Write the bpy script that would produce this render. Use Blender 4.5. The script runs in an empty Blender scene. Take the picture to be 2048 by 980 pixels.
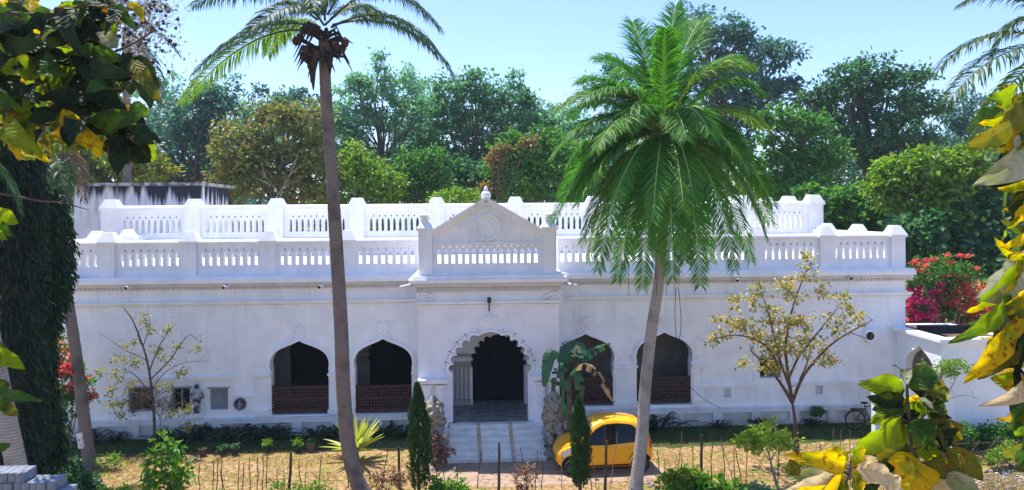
import bpy, bmesh, math, random
import numpy as np
from mathutils import Vector, Matrix, geometry, noise

# ------------------------------------------------------------------ camera, sky, sun
SC = bpy.context.scene
COL = SC.collection
F, CX, CY, CAMY, CAMZ = 1480.0, 1024.0, 425.0, -29.6, 8.7
YAW, ROLL = math.radians(3.0), math.radians(0.45)
camd = bpy.data.cameras.new('camera')
cam = bpy.data.objects.new('camera', camd); COL.objects.link(cam)
camd.sensor_width = 36.0
camd.lens = 36.0 * F / 2048.0
camd.shift_y = -(490.0 - CY) / 2048.0
camd.clip_start, camd.clip_end = 0.1, 3000.0
CAMR = Matrix.Rotation(-YAW, 3, 'Z') @ Matrix.Rotation(math.pi / 2, 3, 'X') @ Matrix.Rotation(-ROLL, 3, 'Z')
cam.matrix_world = Matrix.Translation((0, CAMY, CAMZ)) @ CAMR.to_4x4()
SC.camera = cam

SUN = Vector((-0.27, 0.29, 1.0)).normalized()
SUN_EL, SUN_AZ = math.asin(SUN.z), math.atan2(SUN.x, SUN.y)
world = bpy.data.worlds.new('World'); SC.world = world; world.use_nodes = True
wn = world.node_tree; bg = wn.nodes['Background']
sky = wn.nodes.new('ShaderNodeTexSky'); sky.sky_type = 'NISHITA'; sky.sun_disc = False
sky.sun_elevation, sky.sun_rotation = SUN_EL, SUN_AZ
sky.air_density, sky.dust_density, sky.ozone_density = 1.0, 0.4, 3.0
tint = wn.nodes.new('ShaderNodeMix'); tint.data_type = 'RGBA'; tint.blend_type = 'MULTIPLY'; tint.inputs[0].default_value = 1.0
tint.inputs[7].default_value = (0.80, 0.81, 1.0, 1)                       # a deeper blue, as over a hazy dry season garden
wn.links.new(sky.outputs[0], tint.inputs[6]); wn.links.new(tint.outputs[2], bg.inputs[0]); bg.inputs[1].default_value = 0.14
sund = bpy.data.lights.new('sun', 'SUN'); sund.energy = 4.0; sund.angle = math.radians(0.5); sund.color = (1.0, 0.93, 0.82)
sun = bpy.data.objects.new('sun', sund); COL.objects.link(sun)
sun.rotation_euler = SUN.to_track_quat('Z', 'Y').to_euler()
sun.location = (0, 0, 40)
SC.view_settings.view_transform = 'Standard'; SC.view_settings.look = 'None'
SC.view_settings.exposure = 1.04; SC.view_settings.gamma = 1.0
SC.cycles.max_bounces = 8; SC.cycles.transparent_max_bounces = 6; SC.cycles.diffuse_bounces = 4
SC.cycles.transmission_bounces = 5; SC.cycles.use_denoising = True

# ------------------------------------------------------------------ helpers
def ray(px, py):
    return CAMR @ Vector((px - CX, -(py - CY), -F))
def at(px, py, Y):
    """the point of the vertical plane y=Y that lies behind this place of the photograph"""
    d = ray(px, py); t = (Y - CAMY) / d.y
    return Vector((0, CAMY, CAMZ)) + d * t
def gr(px, py, z=0.0):
    d = ray(px, py); t = (z - CAMZ) / d.z
    return Vector((0, CAMY, CAMZ)) + d * t
def X(px, Y=0.0): return at(px, 640, Y).x
def Z(py, Y=0.0, px=760): return at(px, py, Y).z
def V(*a): return Vector(a)

def tag(o, label=None, cat=None, group=None, kind=None):
    if label: o['label'] = label
    if cat: o['category'] = cat
    if group: o['group'] = group
    if kind: o['kind'] = kind
    return o
def thing(name, label, cat, loc=(0, 0, 0), group=None, rz=0.0):
    o = bpy.data.objects.new(name, None); COL.objects.link(o)
    o.empty_display_size = 0.2
    o.location = loc; o.rotation_euler = (0, 0, rz)
    return tag(o, label, cat, group)
def adopt(o, parent, local=False):
    if parent is not None:
        o.parent = parent
        if not local:
            chain = Matrix.Identity(4); p = parent
            while p is not None:
                chain = Matrix.LocRotScale(p.location, p.rotation_euler, p.scale) @ chain if p.parent is None else p.matrix_parent_inverse @ Matrix.LocRotScale(p.location, p.rotation_euler, p.scale) @ chain
                p = p.parent
            o.matrix_parent_inverse = chain.inverted()
    return o
def dup(root, loc, rz=None, label=None, scale=None):
    r = root.copy(); COL.objects.link(r); r.location = loc
    if rz is not None: r.rotation_euler = (0, 0, rz)
    if scale is not None: r.scale = (scale,) * 3
    if label: r['label'] = label
    for ch in list(root.children):
        c = ch.copy(); COL.objects.link(c); c.parent = r
        for g in list(ch.children):
            d = g.copy(); COL.objects.link(d); d.parent = c
    return r

class MB:
    """collects shapes that become ONE mesh"""
    def __init__(s): s.v = []; s.f = []; s.m = []
    def add(s, vs, fs, m=0):
        b = len(s.v); s.v += [tuple(v) for v in vs]; s.f += [tuple(i + b for i in f) for f in fs]; s.m += [m] * len(fs); return s
    def box(s, x0, x1, y0, y1, z0, z1, m=0):
        vs = [(x0,y0,z0),(x1,y0,z0),(x1,y1,z0),(x0,y1,z0),(x0,y0,z1),(x1,y0,z1),(x1,y1,z1),(x0,y1,z1)]
        return s.add(vs, [(0,3,2,1),(4,5,6,7),(0,1,5,4),(1,2,6,5),(2,3,7,6),(3,0,4,7)], m)
    def frustum(s, x0, x1, y0, y1, z0, z1, i, m=0):
        vs = [(x0,y0,z0),(x1,y0,z0),(x1,y1,z0),(x0,y1,z0),(x0+i,y0+i,z1),(x1-i,y0+i,z1),(x1-i,y1-i,z1),(x0+i,y1-i,z1)]
        return s.add(vs, [(0,3,2,1),(4,5,6,7),(0,1,5,4),(1,2,6,5),(2,3,7,6),(3,0,4,7)], m)
    def tube(s, pts, rad, n=8, m=0, cap=True):
        pts = [Vector(p) for p in pts]; k = len(pts)
        if not hasattr(rad, '__len__'): rad = [rad] * k
        vs = []; ref = None
        for i, p in enumerate(pts):
            d = (pts[min(i+1, k-1)] - pts[max(i-1, 0)])
            d = d.normalized() if d.length > 1e-9 else V(0, 0, 1)
            if ref is None: ref = d.orthogonal().normalized()
            a = (ref - d * ref.dot(d)); a = a.normalized() if a.length > 1e-6 else d.orthogonal().normalized()
            ref = a; b = d.cross(a)
            for j in range(n):
                t = 2 * math.pi * j / n
                vs.append(p + (a * math.cos(t) + b * math.sin(t)) * rad[i])
        fs = [(i*n+j, i*n+(j+1) % n, (i+1)*n+(j+1) % n, (i+1)*n+j) for i in range(k-1) for j in range(n)]
        if cap: fs += [tuple(range(n-1, -1, -1)), tuple((k-1)*n + j for j in range(n))]
        return s.add(vs, fs, m)
    def lathe(s, prof, c=(0, 0, 0), n=16, m=0):
        c = Vector(c); vs = [c + V(r * math.cos(2*math.pi*j/n), r * math.sin(2*math.pi*j/n), z) for r, z in prof for j in range(n)]
        k = len(prof)
        fs = [(i*n+j, i*n+(j+1) % n, (i+1)*n+(j+1) % n, (i+1)*n+j) for i in range(k-1) for j in range(n)]
        fs += [tuple(range(n-1, -1, -1)), tuple((k-1)*n + j for j in range(n))]
        return s.add(vs, fs, m)
    def ball(s, c, r, n=10, m=0):
        if not hasattr(r, '__len__'): r = (r, r, r)
        c = Vector(c); k = max(4, n // 2 + 1); vs = []
        for i in range(k + 1):
            a = math.pi * i / k - math.pi / 2
            for j in range(n):
                t = 2 * math.pi * j / n
                vs.append(c + V(r[0]*math.cos(a)*math.cos(t), r[1]*math.cos(a)*math.sin(t), r[2]*math.sin(a)))
        fs = [(i*n+j, i*n+(j+1) % n, (i+1)*n+(j+1) % n, (i+1)*n+j) for i in range(k) for j in range(n)]
        return s.add(vs, fs, m)
    def prism(s, outer, holes, y0, y1, m=0):
        """an upright slab: outline and holes are (x, z) loops, front at y0, back at y1"""
        loops = [outer] + list(holes)
        pl = [[Vector((x, z, 0)) for x, z in lp] for lp in loops]
        tris = geometry.tessellate_polygon(pl)
        flat = [p for lp in loops for p in lp]; n = len(flat)
        vs = [(x, y0, z) for x, z in flat] + [(x, y1, z) for x, z in flat]
        fs = []
        for a, b, c in tris:
            (ax, az), (bx, bz), (cx, cz) = flat[a], flat[b], flat[c]
            ar = (bx-ax)*(cz-az) - (cx-ax)*(bz-az)
            if abs(ar) < 1e-10: continue
            if ar < 0: b, c = c, b
            fs.append((a, b, c)); fs.append((n+a, n+c, n+b))
        st = 0
        for lp in loops:
            k = len(lp)
            fs += [(st+i, st+(i+1) % k, n+st+(i+1) % k, n+st+i) for i in range(k)]
            st += k
        return s.add(vs, fs, m)
    def build(s, name, mats, parent=None, smooth=False, local=False):
        me = bpy.data.meshes.new(name); me.from_pydata(s.v, [], s.f)
        if not isinstance(mats, (list, tuple)): mats = [mats]
        for m in mats: me.materials.append(m)
        if len(mats) > 1: me.polygons.foreach_set('material_index', s.m)
        bm = bmesh.new(); bm.from_mesh(me); bmesh.ops.recalc_face_normals(bm, faces=bm.faces); bm.to_mesh(me); bm.free()
        if smooth is True: me.polygons.foreach_set('use_smooth', [True] * len(me.polygons))
        elif smooth: me.polygons.foreach_set('use_smooth', [True] * len(me.polygons)); me.set_sharp_from_angle(angle=math.radians(smooth))
        me.update()
        o = bpy.data.objects.new(name, me); COL.objects.link(o)
        return adopt(o, parent, local)

def raw_mesh(name, co, faces_n, idx, mats, parent=None, mi=None, uv=None, smooth=False):
    """fast mesh: co (n,3); all faces have faces_n corners"""
    me = bpy.data.meshes.new(name)
    nf = len(idx) // faces_n
    me.vertices.add(len(co)); me.vertices.foreach_set('co', np.asarray(co, np.float32).ravel())
    me.loops.add(len(idx)); me.loops.foreach_set('vertex_index', np.asarray(idx, np.int32))
    me.polygons.add(nf); me.polygons.foreach_set('loop_start', np.arange(0, nf * faces_n, faces_n, dtype=np.int32))
    if not isinstance(mats, (list, tuple)): mats = [mats]
    for m in mats: me.materials.append(m)
    if mi is not None: me.polygons.foreach_set('material_index', np.asarray(mi, np.int32))
    if smooth: me.polygons.foreach_set('use_smooth', np.ones(nf, dtype=bool))
    if uv is not None:
        l = me.uv_layers.new(name='UVMap'); l.data.foreach_set('uv', np.asarray(uv, np.float32)[np.asarray(idx)].ravel())
    me.update(calc_edges=True); me.validate()
    o = bpy.data.objects.new(name, me); COL.objects.link(o)
    return adopt(o, parent)

def unit(a): return a / np.maximum(np.linalg.norm(a, axis=-1, keepdims=True), 1e-9)
def leaves(name, P, A, N, L, W, mats, parent=None, fold=0.18, mi=None, droop=0.12):
    """many small leaves, each two folded halves, as one foliage mesh"""
    n = len(P); A = unit(A); B = unit(np.cross(A, N)); N = np.cross(B, A)
    L = np.asarray(L).reshape(-1, 1) * np.ones((n, 1)); W = np.asarray(W).reshape(-1, 1) * np.ones((n, 1))
    mid = P + A * L * 0.45
    v = np.empty((n, 4, 3)); v[:, 0] = P; v[:, 2] = P + A * L - N * L * droop
    v[:, 1] = mid + B * W * 0.5 + N * W * fold; v[:, 3] = mid - B * W * 0.5 + N * W * fold
    b = (np.arange(n) * 4)[:, None]
    idx = np.concatenate([b, b + 1, b + 2, b, b + 2, b + 3], 1).ravel()
    m2 = None if mi is None else np.repeat(mi, 2)
    return raw_mesh(name, v.reshape(-1, 3), 3, idx, mats, parent, m2)

# ------------------------------------------------------------------ materials
def nodes(m): return m.node_tree.nodes, m.node_tree.links
def mat(name, col, rough=0.7, var=0.0, scale=3.0, col2=None, bump=0.0, bscale=20.0, metal=0.0, spec=0.3, stretch=(1, 1, 1), thr=(0.35, 0.65), coat=0.0):
    m = bpy.data.materials.new(name); m.use_nodes = True; N, L = nodes(m); p = N['Principled BSDF']
    p.inputs['Roughness'].default_value = rough; p.inputs['Metallic'].default_value = metal
    p.inputs['Specular IOR Level'].default_value = spec; p.inputs['Coat Weight'].default_value = coat
    p.inputs['Base Color'].default_value = (*col, 1)
    tc = N.new('ShaderNodeTexCoord'); mp = N.new('ShaderNodeMapping'); mp.inputs['Scale'].default_value = stretch
    L.new(tc.outputs['Object'], mp.inputs[0])
    if col2 is None and var: col2 = tuple(c * (1 - var) for c in col)
    if col2 is not None:
        nz = N.new('ShaderNodeTexNoise'); nz.inputs['Scale'].default_value = scale; nz.inputs['Detail'].default_value = 6
        L.new(mp.outputs[0], nz.inputs[0])
        r = N.new('ShaderNodeValToRGB'); r.color_ramp.elements[0].position, r.color_ramp.elements[1].position = thr
        r.color_ramp.elements[0].color = (*col, 1); r.color_ramp.elements[1].color = (*col2, 1)
        L.new(nz.outputs[0], r.inputs[0]); L.new(r.outputs[0], p.inputs['Base Color'])
    if bump:
        nb = N.new('ShaderNodeTexNoise'); nb.inputs['Scale'].default_value = bscale; nb.inputs['Detail'].default_value = 5
        L.new(mp.outputs[0], nb.inputs[0])
        bp = N.new('ShaderNodeBump'); bp.inputs['Strength'].default_value = bump; bp.inputs['Distance'].default_value = 0.03
        L.new(nb.outputs[0], bp.inputs['Height']); L.new(bp.outputs[0], p.inputs['Normal'])
    return m

def leafmat(name, cols, trans=0.45, rough=0.45, spec=0.3, spot=None, mott=None):
    """cols: colours that individual leaves take; light passes through the leaf"""
    m = bpy.data.materials.new(name); m.use_nodes = True; N, L = nodes(m); p = N['Principled BSDF']; out = N['Material Output']
    g = N.new('ShaderNodeNewGeometry'); r = N.new('ShaderNodeValToRGB')
    el = r.color_ramp.elements
    while len(el) < len(cols): el.new(0.5)
    for i, c in enumerate(cols): el[i].position = i / max(1, len(cols) - 1); el[i].color = (*c, 1)
    L.new(g.outputs['Random Per Island'], r.inputs[0])
    colout = r.outputs[0]
    for sp in (mott, spot):
        if not sp: continue
        spot = sp
        tc = N.new('ShaderNodeTexCoord'); nz = N.new('ShaderNodeTexNoise'); nz.inputs['Scale'].default_value = spot[1]; nz.inputs['Detail'].default_value = 4
        L.new(tc.outputs['Object'], nz.inputs[0])
        rr = N.new('ShaderNodeValToRGB'); rr.color_ramp.elements[0].position, rr.color_ramp.elements[1].position = spot[2], spot[2] + 0.12
        L.new(nz.outputs[0], rr.inputs[0])
        mx = N.new('ShaderNodeMix'); mx.data_type = 'RGBA'; L.new(rr.outputs[0], mx.inputs[0]); L.new(colout, mx.inputs[6]); mx.inputs[7].default_value = (*spot[0], 1)
        colout = mx.outputs[2]
    L.new(colout, p.inputs['Base Color'])
    p.inputs['Roughness'].default_value = rough; p.inputs['Specular IOR Level'].default_value = spec
    tr = N.new('ShaderNodeBsdfTranslucent'); hs = N.new('ShaderNodeHueSaturation')
    hs.inputs['Saturation'].default_value = 1.1; hs.inputs['Value'].default_value = 1.6
    L.new(colout, hs.inputs['Color']); L.new(hs.outputs[0], tr.inputs[0])
    ms = N.new('ShaderNodeMixShader'); ms.inputs[0].default_value = trans
    L.new(p.outputs[0], ms.inputs[1]); L.new(tr.outputs[0], ms.inputs[2]); L.new(ms.outputs[0], out.inputs[0])
    return m

def whitewash(name, col, dirt, amount, zlow=None, streak=(.52, .8)):
    """limewashed plaster: mottling, thin vertical rain streaks, soil splash low on the wall"""
    m = bpy.data.materials.new(name); m.use_nodes = True; N, L = nodes(m); p = N['Principled BSDF']
    p.inputs['Roughness'].default_value = 0.85; p.inputs['Specular IOR Level'].default_value = 0.15
    tc = N.new('ShaderNodeTexCoord')
    def noise_(sc, st, lo, hi, det=6):
        mp = N.new('ShaderNodeMapping'); mp.inputs['Scale'].default_value = st; L.new(tc.outputs['Object'], mp.inputs[0])
        nz = N.new('ShaderNodeTexNoise'); nz.inputs['Scale'].default_value = sc; nz.inputs['Detail'].default_value = det; L.new(mp.outputs[0], nz.inputs[0])
        mr = N.new('ShaderNodeMapRange'); mr.inputs[1].default_value = lo; mr.inputs[2].default_value = hi; L.new(nz.outputs[0], mr.inputs[0]); return mr.outputs[0]
    def mix(a, b, f):
        x = N.new('ShaderNodeMix'); x.data_type = 'RGBA'; L.new(f, x.inputs[0])
        if isinstance(a, tuple): x.inputs[6].default_value = (*a, 1)
        else: L.new(a, x.inputs[6])
        x.inputs[7].default_value = (*b, 1); return x.outputs[2]
    def mul(a, k):
        q = N.new('ShaderNodeMath'); q.operation = 'MULTIPLY'; L.new(a, q.inputs[0])
        if isinstance(k, float): q.inputs[1].default_value = k
        else: L.new(k, q.inputs[1])
        return q.outputs[0]
    c = mix(col, tuple(x * 0.88 for x in col), noise_(1.3, (1, 1, 1), 0.35, 0.7))
    c = mix(c, dirt, mul(noise_(2.2, (2.2, 2.2, 0.22), *streak), amount))
    c = mix(c, tuple(x * 0.7 for x in dirt), mul(noise_(11.0, (1, 1, 1), 0.66, 0.8), amount * 0.8))
    if zlow:
        sx = N.new('ShaderNodeSeparateXYZ'); L.new(tc.outputs['Object'], sx.inputs[0])
        mr = N.new('ShaderNodeMapRange'); mr.inputs[1].default_value = zlow; mr.inputs[2].default_value = 0.0; L.new(sx.outputs[2], mr.inputs[0])
        mx2 = N.new('ShaderNodeMapRange'); mx2.inputs[1].default_value = 4.0; mx2.inputs[2].default_value = 9.0; mx2.inputs[3].default_value = 0.4; L.new(sx.outputs[0], mx2.inputs[0])
        c = mix(c, (0.27, 0.19, 0.12), mul(mul(mr.outputs[0], noise_(1.1, (1, 1, 1), 0.3, 0.62)), mx2.outputs[0]))
    L.new(c, p.inputs['Base Color'])
    bp = N.new('ShaderNodeBump'); bp.inputs['Strength'].default_value = 0.25; bp.inputs['Distance'].default_value = 0.02
    L.new(noise_(9.0, (1, 1, 1), 0.0, 1.0), bp.inputs['Height']); L.new(bp.outputs[0], p.inputs['Normal'])
    return m

def ringbark(name, c1, c2):
    m = mat(name, c1, .95); N, L = nodes(m); p = N['Principled BSDF']; tc = N.new('ShaderNodeTexCoord')
    w = N.new('ShaderNodeTexWave'); w.bands_direction = 'Z'; w.inputs['Scale'].default_value = 4.5; w.inputs['Distortion'].default_value = 3.0; w.inputs['Detail'].default_value = 5; w.inputs['Detail Scale'].default_value = 6.0
    nz = N.new('ShaderNodeTexNoise'); nz.inputs['Scale'].default_value = 14; nz.inputs['Detail'].default_value = 9
    L.new(tc.outputs['Object'], w.inputs[0]); L.new(tc.outputs['Object'], nz.inputs[0])
    mu = N.new('ShaderNodeMath'); mu.operation = 'MULTIPLY'; L.new(w.outputs['Fac'], mu.inputs[0]); L.new(nz.outputs[0], mu.inputs[1])
    r = N.new('ShaderNodeValToRGB'); r.color_ramp.elements[0].position = .0; r.color_ramp.elements[1].position = .36; r.color_ramp.elements[0].color = (*c2, 1); r.color_ramp.elements[1].color = (*c1, 1)
    L.new(mu.outputs[0], r.inputs[0])
    n2 = N.new('ShaderNodeTexNoise'); n2.inputs['Scale'].default_value = 1.6; n2.inputs['Detail'].default_value = 7; L.new(tc.outputs['Object'], n2.inputs[0])
    m2 = N.new('ShaderNodeMapRange'); m2.inputs[1].default_value = .5; m2.inputs[2].default_value = .68; m2.inputs[4].default_value = .75; L.new(n2.outputs[0], m2.inputs[0])
    x = N.new('ShaderNodeMix'); x.data_type = 'RGBA'; L.new(m2.outputs[0], x.inputs[0]); L.new(r.outputs[0], x.inputs[6]); x.inputs[7].default_value = (*[c * .55 for c in c2], 1)
    L.new(x.outputs[2], p.inputs['Base Color'])
    b = N.new('ShaderNodeBump'); b.inputs['Strength'].default_value = .7; b.inputs['Distance'].default_value = .03; L.new(mu.outputs[0], b.inputs['Height']); L.new(b.outputs[0], p.inputs['Normal'])
    return m
WHITE = whitewash('limewash', (0.885, 0.895, 0.92), (0.47, 0.49, 0.53), 0.3)
PLINTHM = whitewash('limewash_plinth', (0.74, 0.78, 0.82), (0.38, 0.38, 0.36), 0.5, 0.6)
FRIEZE = whitewash('dusty_shaded_frieze', (0.66, 0.645, 0.66), (0.36, 0.34, 0.34), 0.5)  # darker grey holds both dust and the shade under the cornice
OLDWALL = whitewash('weathered_plaster', (0.62, 0.64, 0.70), (0.20, 0.22, 0.26), 0.8)
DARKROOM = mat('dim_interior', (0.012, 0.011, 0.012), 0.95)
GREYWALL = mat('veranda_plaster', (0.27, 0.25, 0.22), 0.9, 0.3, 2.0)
MARBLE = mat('marble_steps', (0.80, 0.82, 0.80), 0.35, scale=3.0, col2=(0.6, 0.64, 0.63), thr=(0.4, 0.75))
TANSTONE = mat('tan_inlay', (0.58, 0.46, 0.35), 0.6, 0.3, 8)
WOOD = mat('red_brown_wood', (0.075, 0.03, 0.028), 0.6, 0.6, 9)
SHUTTER = mat('grey_shutter', (0.30, 0.32, 0.34), 0.6, 0.3, 8)
METALW = mat('white_metal', (0.75, 0.76, 0.78), 0.4)
BLACK = mat('black_plastic', (0.015, 0.015, 0.017), 0.35)
STONE = mat('weathered_stone', (0.33, 0.30, 0.24), 0.95, scale=9, col2=(0.085, 0.075, 0.065), bump=0.8, bscale=18, thr=(0.44, 0.68))
BARKPALM = ringbark('palm_bark', (0.235, 0.185, 0.16), (0.155, 0.125, 0.11))
BARKGREY = ringbark('grey_palm_bark', (0.40, 0.36, 0.325), (0.26, 0.23, 0.205))
BARK = mat('tree_bark', (0.13, 0.10, 0.08), 0.95, 0.5, 6, bump=0.6, bscale=12)
BARKRED = mat('reddish_bark', (0.16, 0.085, 0.06), 0.9, 0.5, 7, bump=0.5, bscale=12)
BARKDRY = mat('pale_dry_bark', (0.33, 0.28, 0.22), 0.95, 0.3, 6)
STICK = mat('stick_wood', (0.10, 0.075, 0.055), 0.95, 0.5, 9)
STICKPALE = mat('pale_stick_wood', (0.30, 0.24, 0.16), 0.95, 0.4, 9)
WIRE = mat('fence_wire', (0.10, 0.09, 0.085), 0.6)
# ------------------------------------------------------------------ ground
def sheet(name, pts, z, m):
    return MB().add([(x, y, z) for x, y in pts], [tuple(range(len(pts)))]).build(name, m)

def groundmat():
    m = bpy.data.materials.new('dry_earth'); m.use_nodes = True; N, L = nodes(m); p = N['Principled BSDF']
    p.inputs['Roughness'].default_value = 0.95; p.inputs['Specular IOR Level'].default_value = 0.1
    tc = N.new('ShaderNodeTexCoord')
    def nz(sc, lo, hi, st=(1, 1, 1)):
        mp = N.new('ShaderNodeMapping'); mp.inputs['Scale'].default_value = st; L.new(tc.outputs['Object'], mp.inputs[0])
        t = N.new('ShaderNodeTexNoise'); t.inputs['Scale'].default_value = sc; t.inputs['Detail'].default_value = 8; L.new(mp.outputs[0], t.inputs[0])
        r = N.new('ShaderNodeMapRange'); r.inputs[1].default_value = lo; r.inputs[2].default_value = hi; L.new(t.outputs[0], r.inputs[0]); return r.outputs[0], t.outputs[0]
    def mix(a, b, f):
        x = N.new('ShaderNodeMix'); x.data_type = 'RGBA'; L.new(f, x.inputs[0])
        if isinstance(a, tuple): x.inputs[6].default_value = (*a, 1)
        else: L.new(a, x.inputs[6])
        x.inputs[7].default_value = (*b, 1); return x.outputs[2]
    a, _ = nz(0.9, 0.42, 0.58, (0.5, 1, 1)); b, raw = nz(6.0, 0.38, 0.62); c, _ = nz(2.2, 0.545, 0.66, (0.6, 1, 1))
    col = mix((0.42, 0.30, 0.16), (0.34, 0.26, 0.11), a)
    col = mix(col, (0.21, 0.12, 0.055), b)
    col = mix(col, (0.17, 0.20, 0.04), c)
    L.new(col, p.inputs['Base Color'])
    bp = N.new('ShaderNodeBump'); bp.inputs['Strength'].default_value = 0.7; bp.inputs['Distance'].default_value = 0.08
    L.new(raw, bp.inputs['Height']); L.new(bp.outputs[0], p.inputs['Normal'])
    return m
tag(sheet('ground', [(-1500, -300), (1500, -300), (1500, 2500), (-1500, 2500)], 0.0, groundmat()), kind='structure')
LAWNM = mat('lawn_turf', (0.035, 0.075, 0.02), 0.95, scale=4, col2=(0.10, 0.10, 0.035), bump=0.6, bscale=30, thr=(0.45, 0.75))
xl0, xp0, xp1, xr1 = X(100), X(842), X(1112), X(1745)
lawn_edge = [(-24, 0.3), (-24, -2.0), (-10, -2.15), (-6.0, -2.0), (xp0 - 0.3, -1.9), (xp0 - 0.3, 0.3)]
def ragged(pts):
    out = []
    for a, b in zip(pts, pts[1:] + pts[:1]):
        n = max(1, int(math.hypot(b[0]-a[0], b[1]-a[1]) / .25))
        for i in range(n):
            x, y = a[0] + (b[0]-a[0])*i/n, a[1] + (b[1]-a[1])*i/n
            if y < -.5: y += .35 * noise.noise((x * 1.3, 1, 0)) + .2 * noise.noise((x * 4, 5, 0))
            out.append((x, y))
    return out
tag(sheet('lawn', ragged(lawn_edge), 0.008, LAWNM), kind='structure')
tag(sheet('lawn', ragged([(xp1 + 0.3, 0.3), (xp1 + 0.3, -1.6), (6.0, -2.6), (11, -2.7), (16.2, -2.2), (16.2, 0.3)]), 0.008, LAWNM), kind='structure')
DRIVE = mat('worn_concrete_drive', (0.38, 0.27, 0.20), 0.9, scale=2.5, col2=(0.28, 0.21, 0.155), bump=0.3, bscale=18, thr=(0.35, 0.7))
pd = [gr(850, 968), gr(1000, 975), gr(1150, 968), gr(1300, 962), gr(1335, 945), gr(1310, 925)]
tag(sheet('driveway', [(p.x, p.y) for p in pd] + [(xp1 + 0.6, -2.7), (xp0 - 0.2, -2.7)] + [(gr(856, 940).x, gr(856, 940).y)], 0.006, DRIVE), kind='structure')

# ------------------------------------------------------------------ the mansion
zPl, zStr, zCor, zLed = Z(830), Z(602), Z(561), Z(553)
zPB, zS0, zS1, zT0, zC0, zC1, zCap = Z(549), Z(528), Z(500), Z(494.5), Z(485), Z(476), Z(460)
XL, XR = X(104), X(1811)
YU = 7.5                                    # front of the upper parapet
mansion = thing('mansion', 'long white limewashed mansion with ogee arches, arched portico and pierced parapets', 'building', (X(977), 0, 0))

def smooth_curve(pts, k=5):
    out = []
    for i in range(len(pts) - 1):
        p0, p1, p2, p3 = pts[max(i-1, 0)], pts[i], pts[i+1], pts[min(i+2, len(pts)-1)]
        for j in range(k):
            t = j / k
            out.append(tuple(0.5*((2*b) + (-a+c)*t + (2*a-5*b+4*c-d)*t*t + (-a+3*b-3*c+d)*t**3) for a, b, c, d in zip(p0, p1, p2, p3)))
    return out + [pts[-1]]
def ogee(xc, h, zs, za):
    """right spring over the apex to the left spring"""
    r = smooth_curve([(1, 0), (1.03, .17), (1.0, .36), (.9, .54), (.74, .675), (.55, .77), (.36, .845), (.2, .905), (.085, .96), (0, 1)], 4)
    right = [(xc + h*x, zs + (za-zs)*z) for x, z in r]
    return right + [(2*xc - x, z) for x, z in reversed(right[:-1])]
def multifoil(xc, h, zs, za, n=5, amp=0.055):
    right = []; th1 = math.radians(72)
    for i in range(n):
        a0, a1 = th1 * i / n, th1 * (i + 1) / n
        for j in range(7):
            a = a0 + (a1 - a0) * j / 7; b = amp * 2.2 * (math.sin(math.pi * j / 7) ** 0.7) - amp * 0.4
            right.append((xc + h * (1 - amp * 1.2 + b) * math.cos(a), zs + (za - zs) * (0.93 + b) * math.sin(a)))
    a = th1
    right += [(xc + h*0.27, zs + (za-zs)*0.90), (xc + h*0.2, zs + (za-zs)*0.955), (xc + h*0.1, zs + (za-zs)*0.985), (xc, za)]
    return right + [(2*xc - x, z) for x, z in reversed(right[:-1])]
def opening(curve, zb):
    return curve + [(curve[-1][0], zb), (curve[0][0], zb)]
def ribbon(mb, curve, w, y0, y1):
    """a moulding band that follows the outside of a curve"""
    k = len(curve); out = []
    for i in range(k):
        a, b = curve[max(i-1, 0)], curve[min(i+1, k-1)]
        dx, dz = b[0]-a[0], b[1]-a[1]; l = math.hypot(dx, dz) or 1
        out.append((curve[i][0] + dz/l*w, curve[i][1] - dx/l*w))
    vs = []
    for (ax, az), (bx, bz) in zip(curve, out): vs += [(ax, y0, az), (bx, y0, bz), (bx, y1, bz), (ax, y1, az)]
    fs = []
    for i in range(k - 1):
        for j in range(4): fs.append((i*4+j, i*4+(j+1) % 4, (i+1)*4+(j+1) % 4, (i+1)*4+j))
    fs += [(0, 3, 2, 1), ((k-1)*4, (k-1)*4+1, (k-1)*4+2, (k-1)*4+3)]
    mb.add(vs, fs); return out

arches = [(599, 57.5, 738, 681, 830), (766, 56.5, 736, 677, 828), (1170, 55.5, 726, 667, 813), (1327, 54.5, 722, 664, 810)]
A = []
for px, hw, ys, ya, yb in arches:
    xc = X(px); A.append((xc, (X(px + hw) - X(px - hw)) / 2, at(px, ys, 0).z, at(px, ya, 0).z, at(px, yb, 0).z))
holes = [opening(ogee(xc, h, zs, za), zb) for xc, h, zs, za, zb in A]
pin = (X(996), (X(1051) - X(942)) / 2 * 1.04, at(996, 735, 0).z, at(996, 668, 0).z)
ZFL = at(985, 843, -2.4).z
holes.append(opening(multifoil(*pin), ZFL - 0.02))
WINS = [(255, 303, 776, 824, 'dark'), (340, 379, 776, 822, 'dark'), (418, 455, 777, 820, 'shut'), (1519, 1561, 716, 756, 'dark')]
def rect(px0, px1, py0, py1, Y=0.0):
    pm = (px0 + px1) / 2
    return X(px0, Y), X(px1, Y), at(pm, py1, Y).z, at(pm, py0, Y).z
for a, b, c, d, k in WINS:
    x0, x1, z0, z1 = rect(a, b, c, d); holes.append([(x0, z0), (x1, z0), (x1, z1), (x0, z1)])
for a, b, c, d in ((1446, 1461, 777, 795), (1630, 1645, 771, 789)):       # two small square niches, closed behind
    x0, x1, z0, z1 = rect(a, b, c, d); holes.append([(x0, z0), (x1, z0), (x1, z1), (x0, z1)])
MB().prism([(XL, zPl), (XR, zPl), (XR, zCor), (XL, zCor)], holes, 0.0, 0.45).build('front_wall', WHITE, mansion)
mb = MB()
mb.box(XL, XL + 0.45, 0.452, 16, 0, zCor); mb.box(XR - 0.45, XR, 0.452, 16, 0, zCor); mb.box(XL + 0.452, XR - 0.452, 15.55, 16, 0, zCor)
mb.build('outer_wall', WHITE, mansion)
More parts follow.
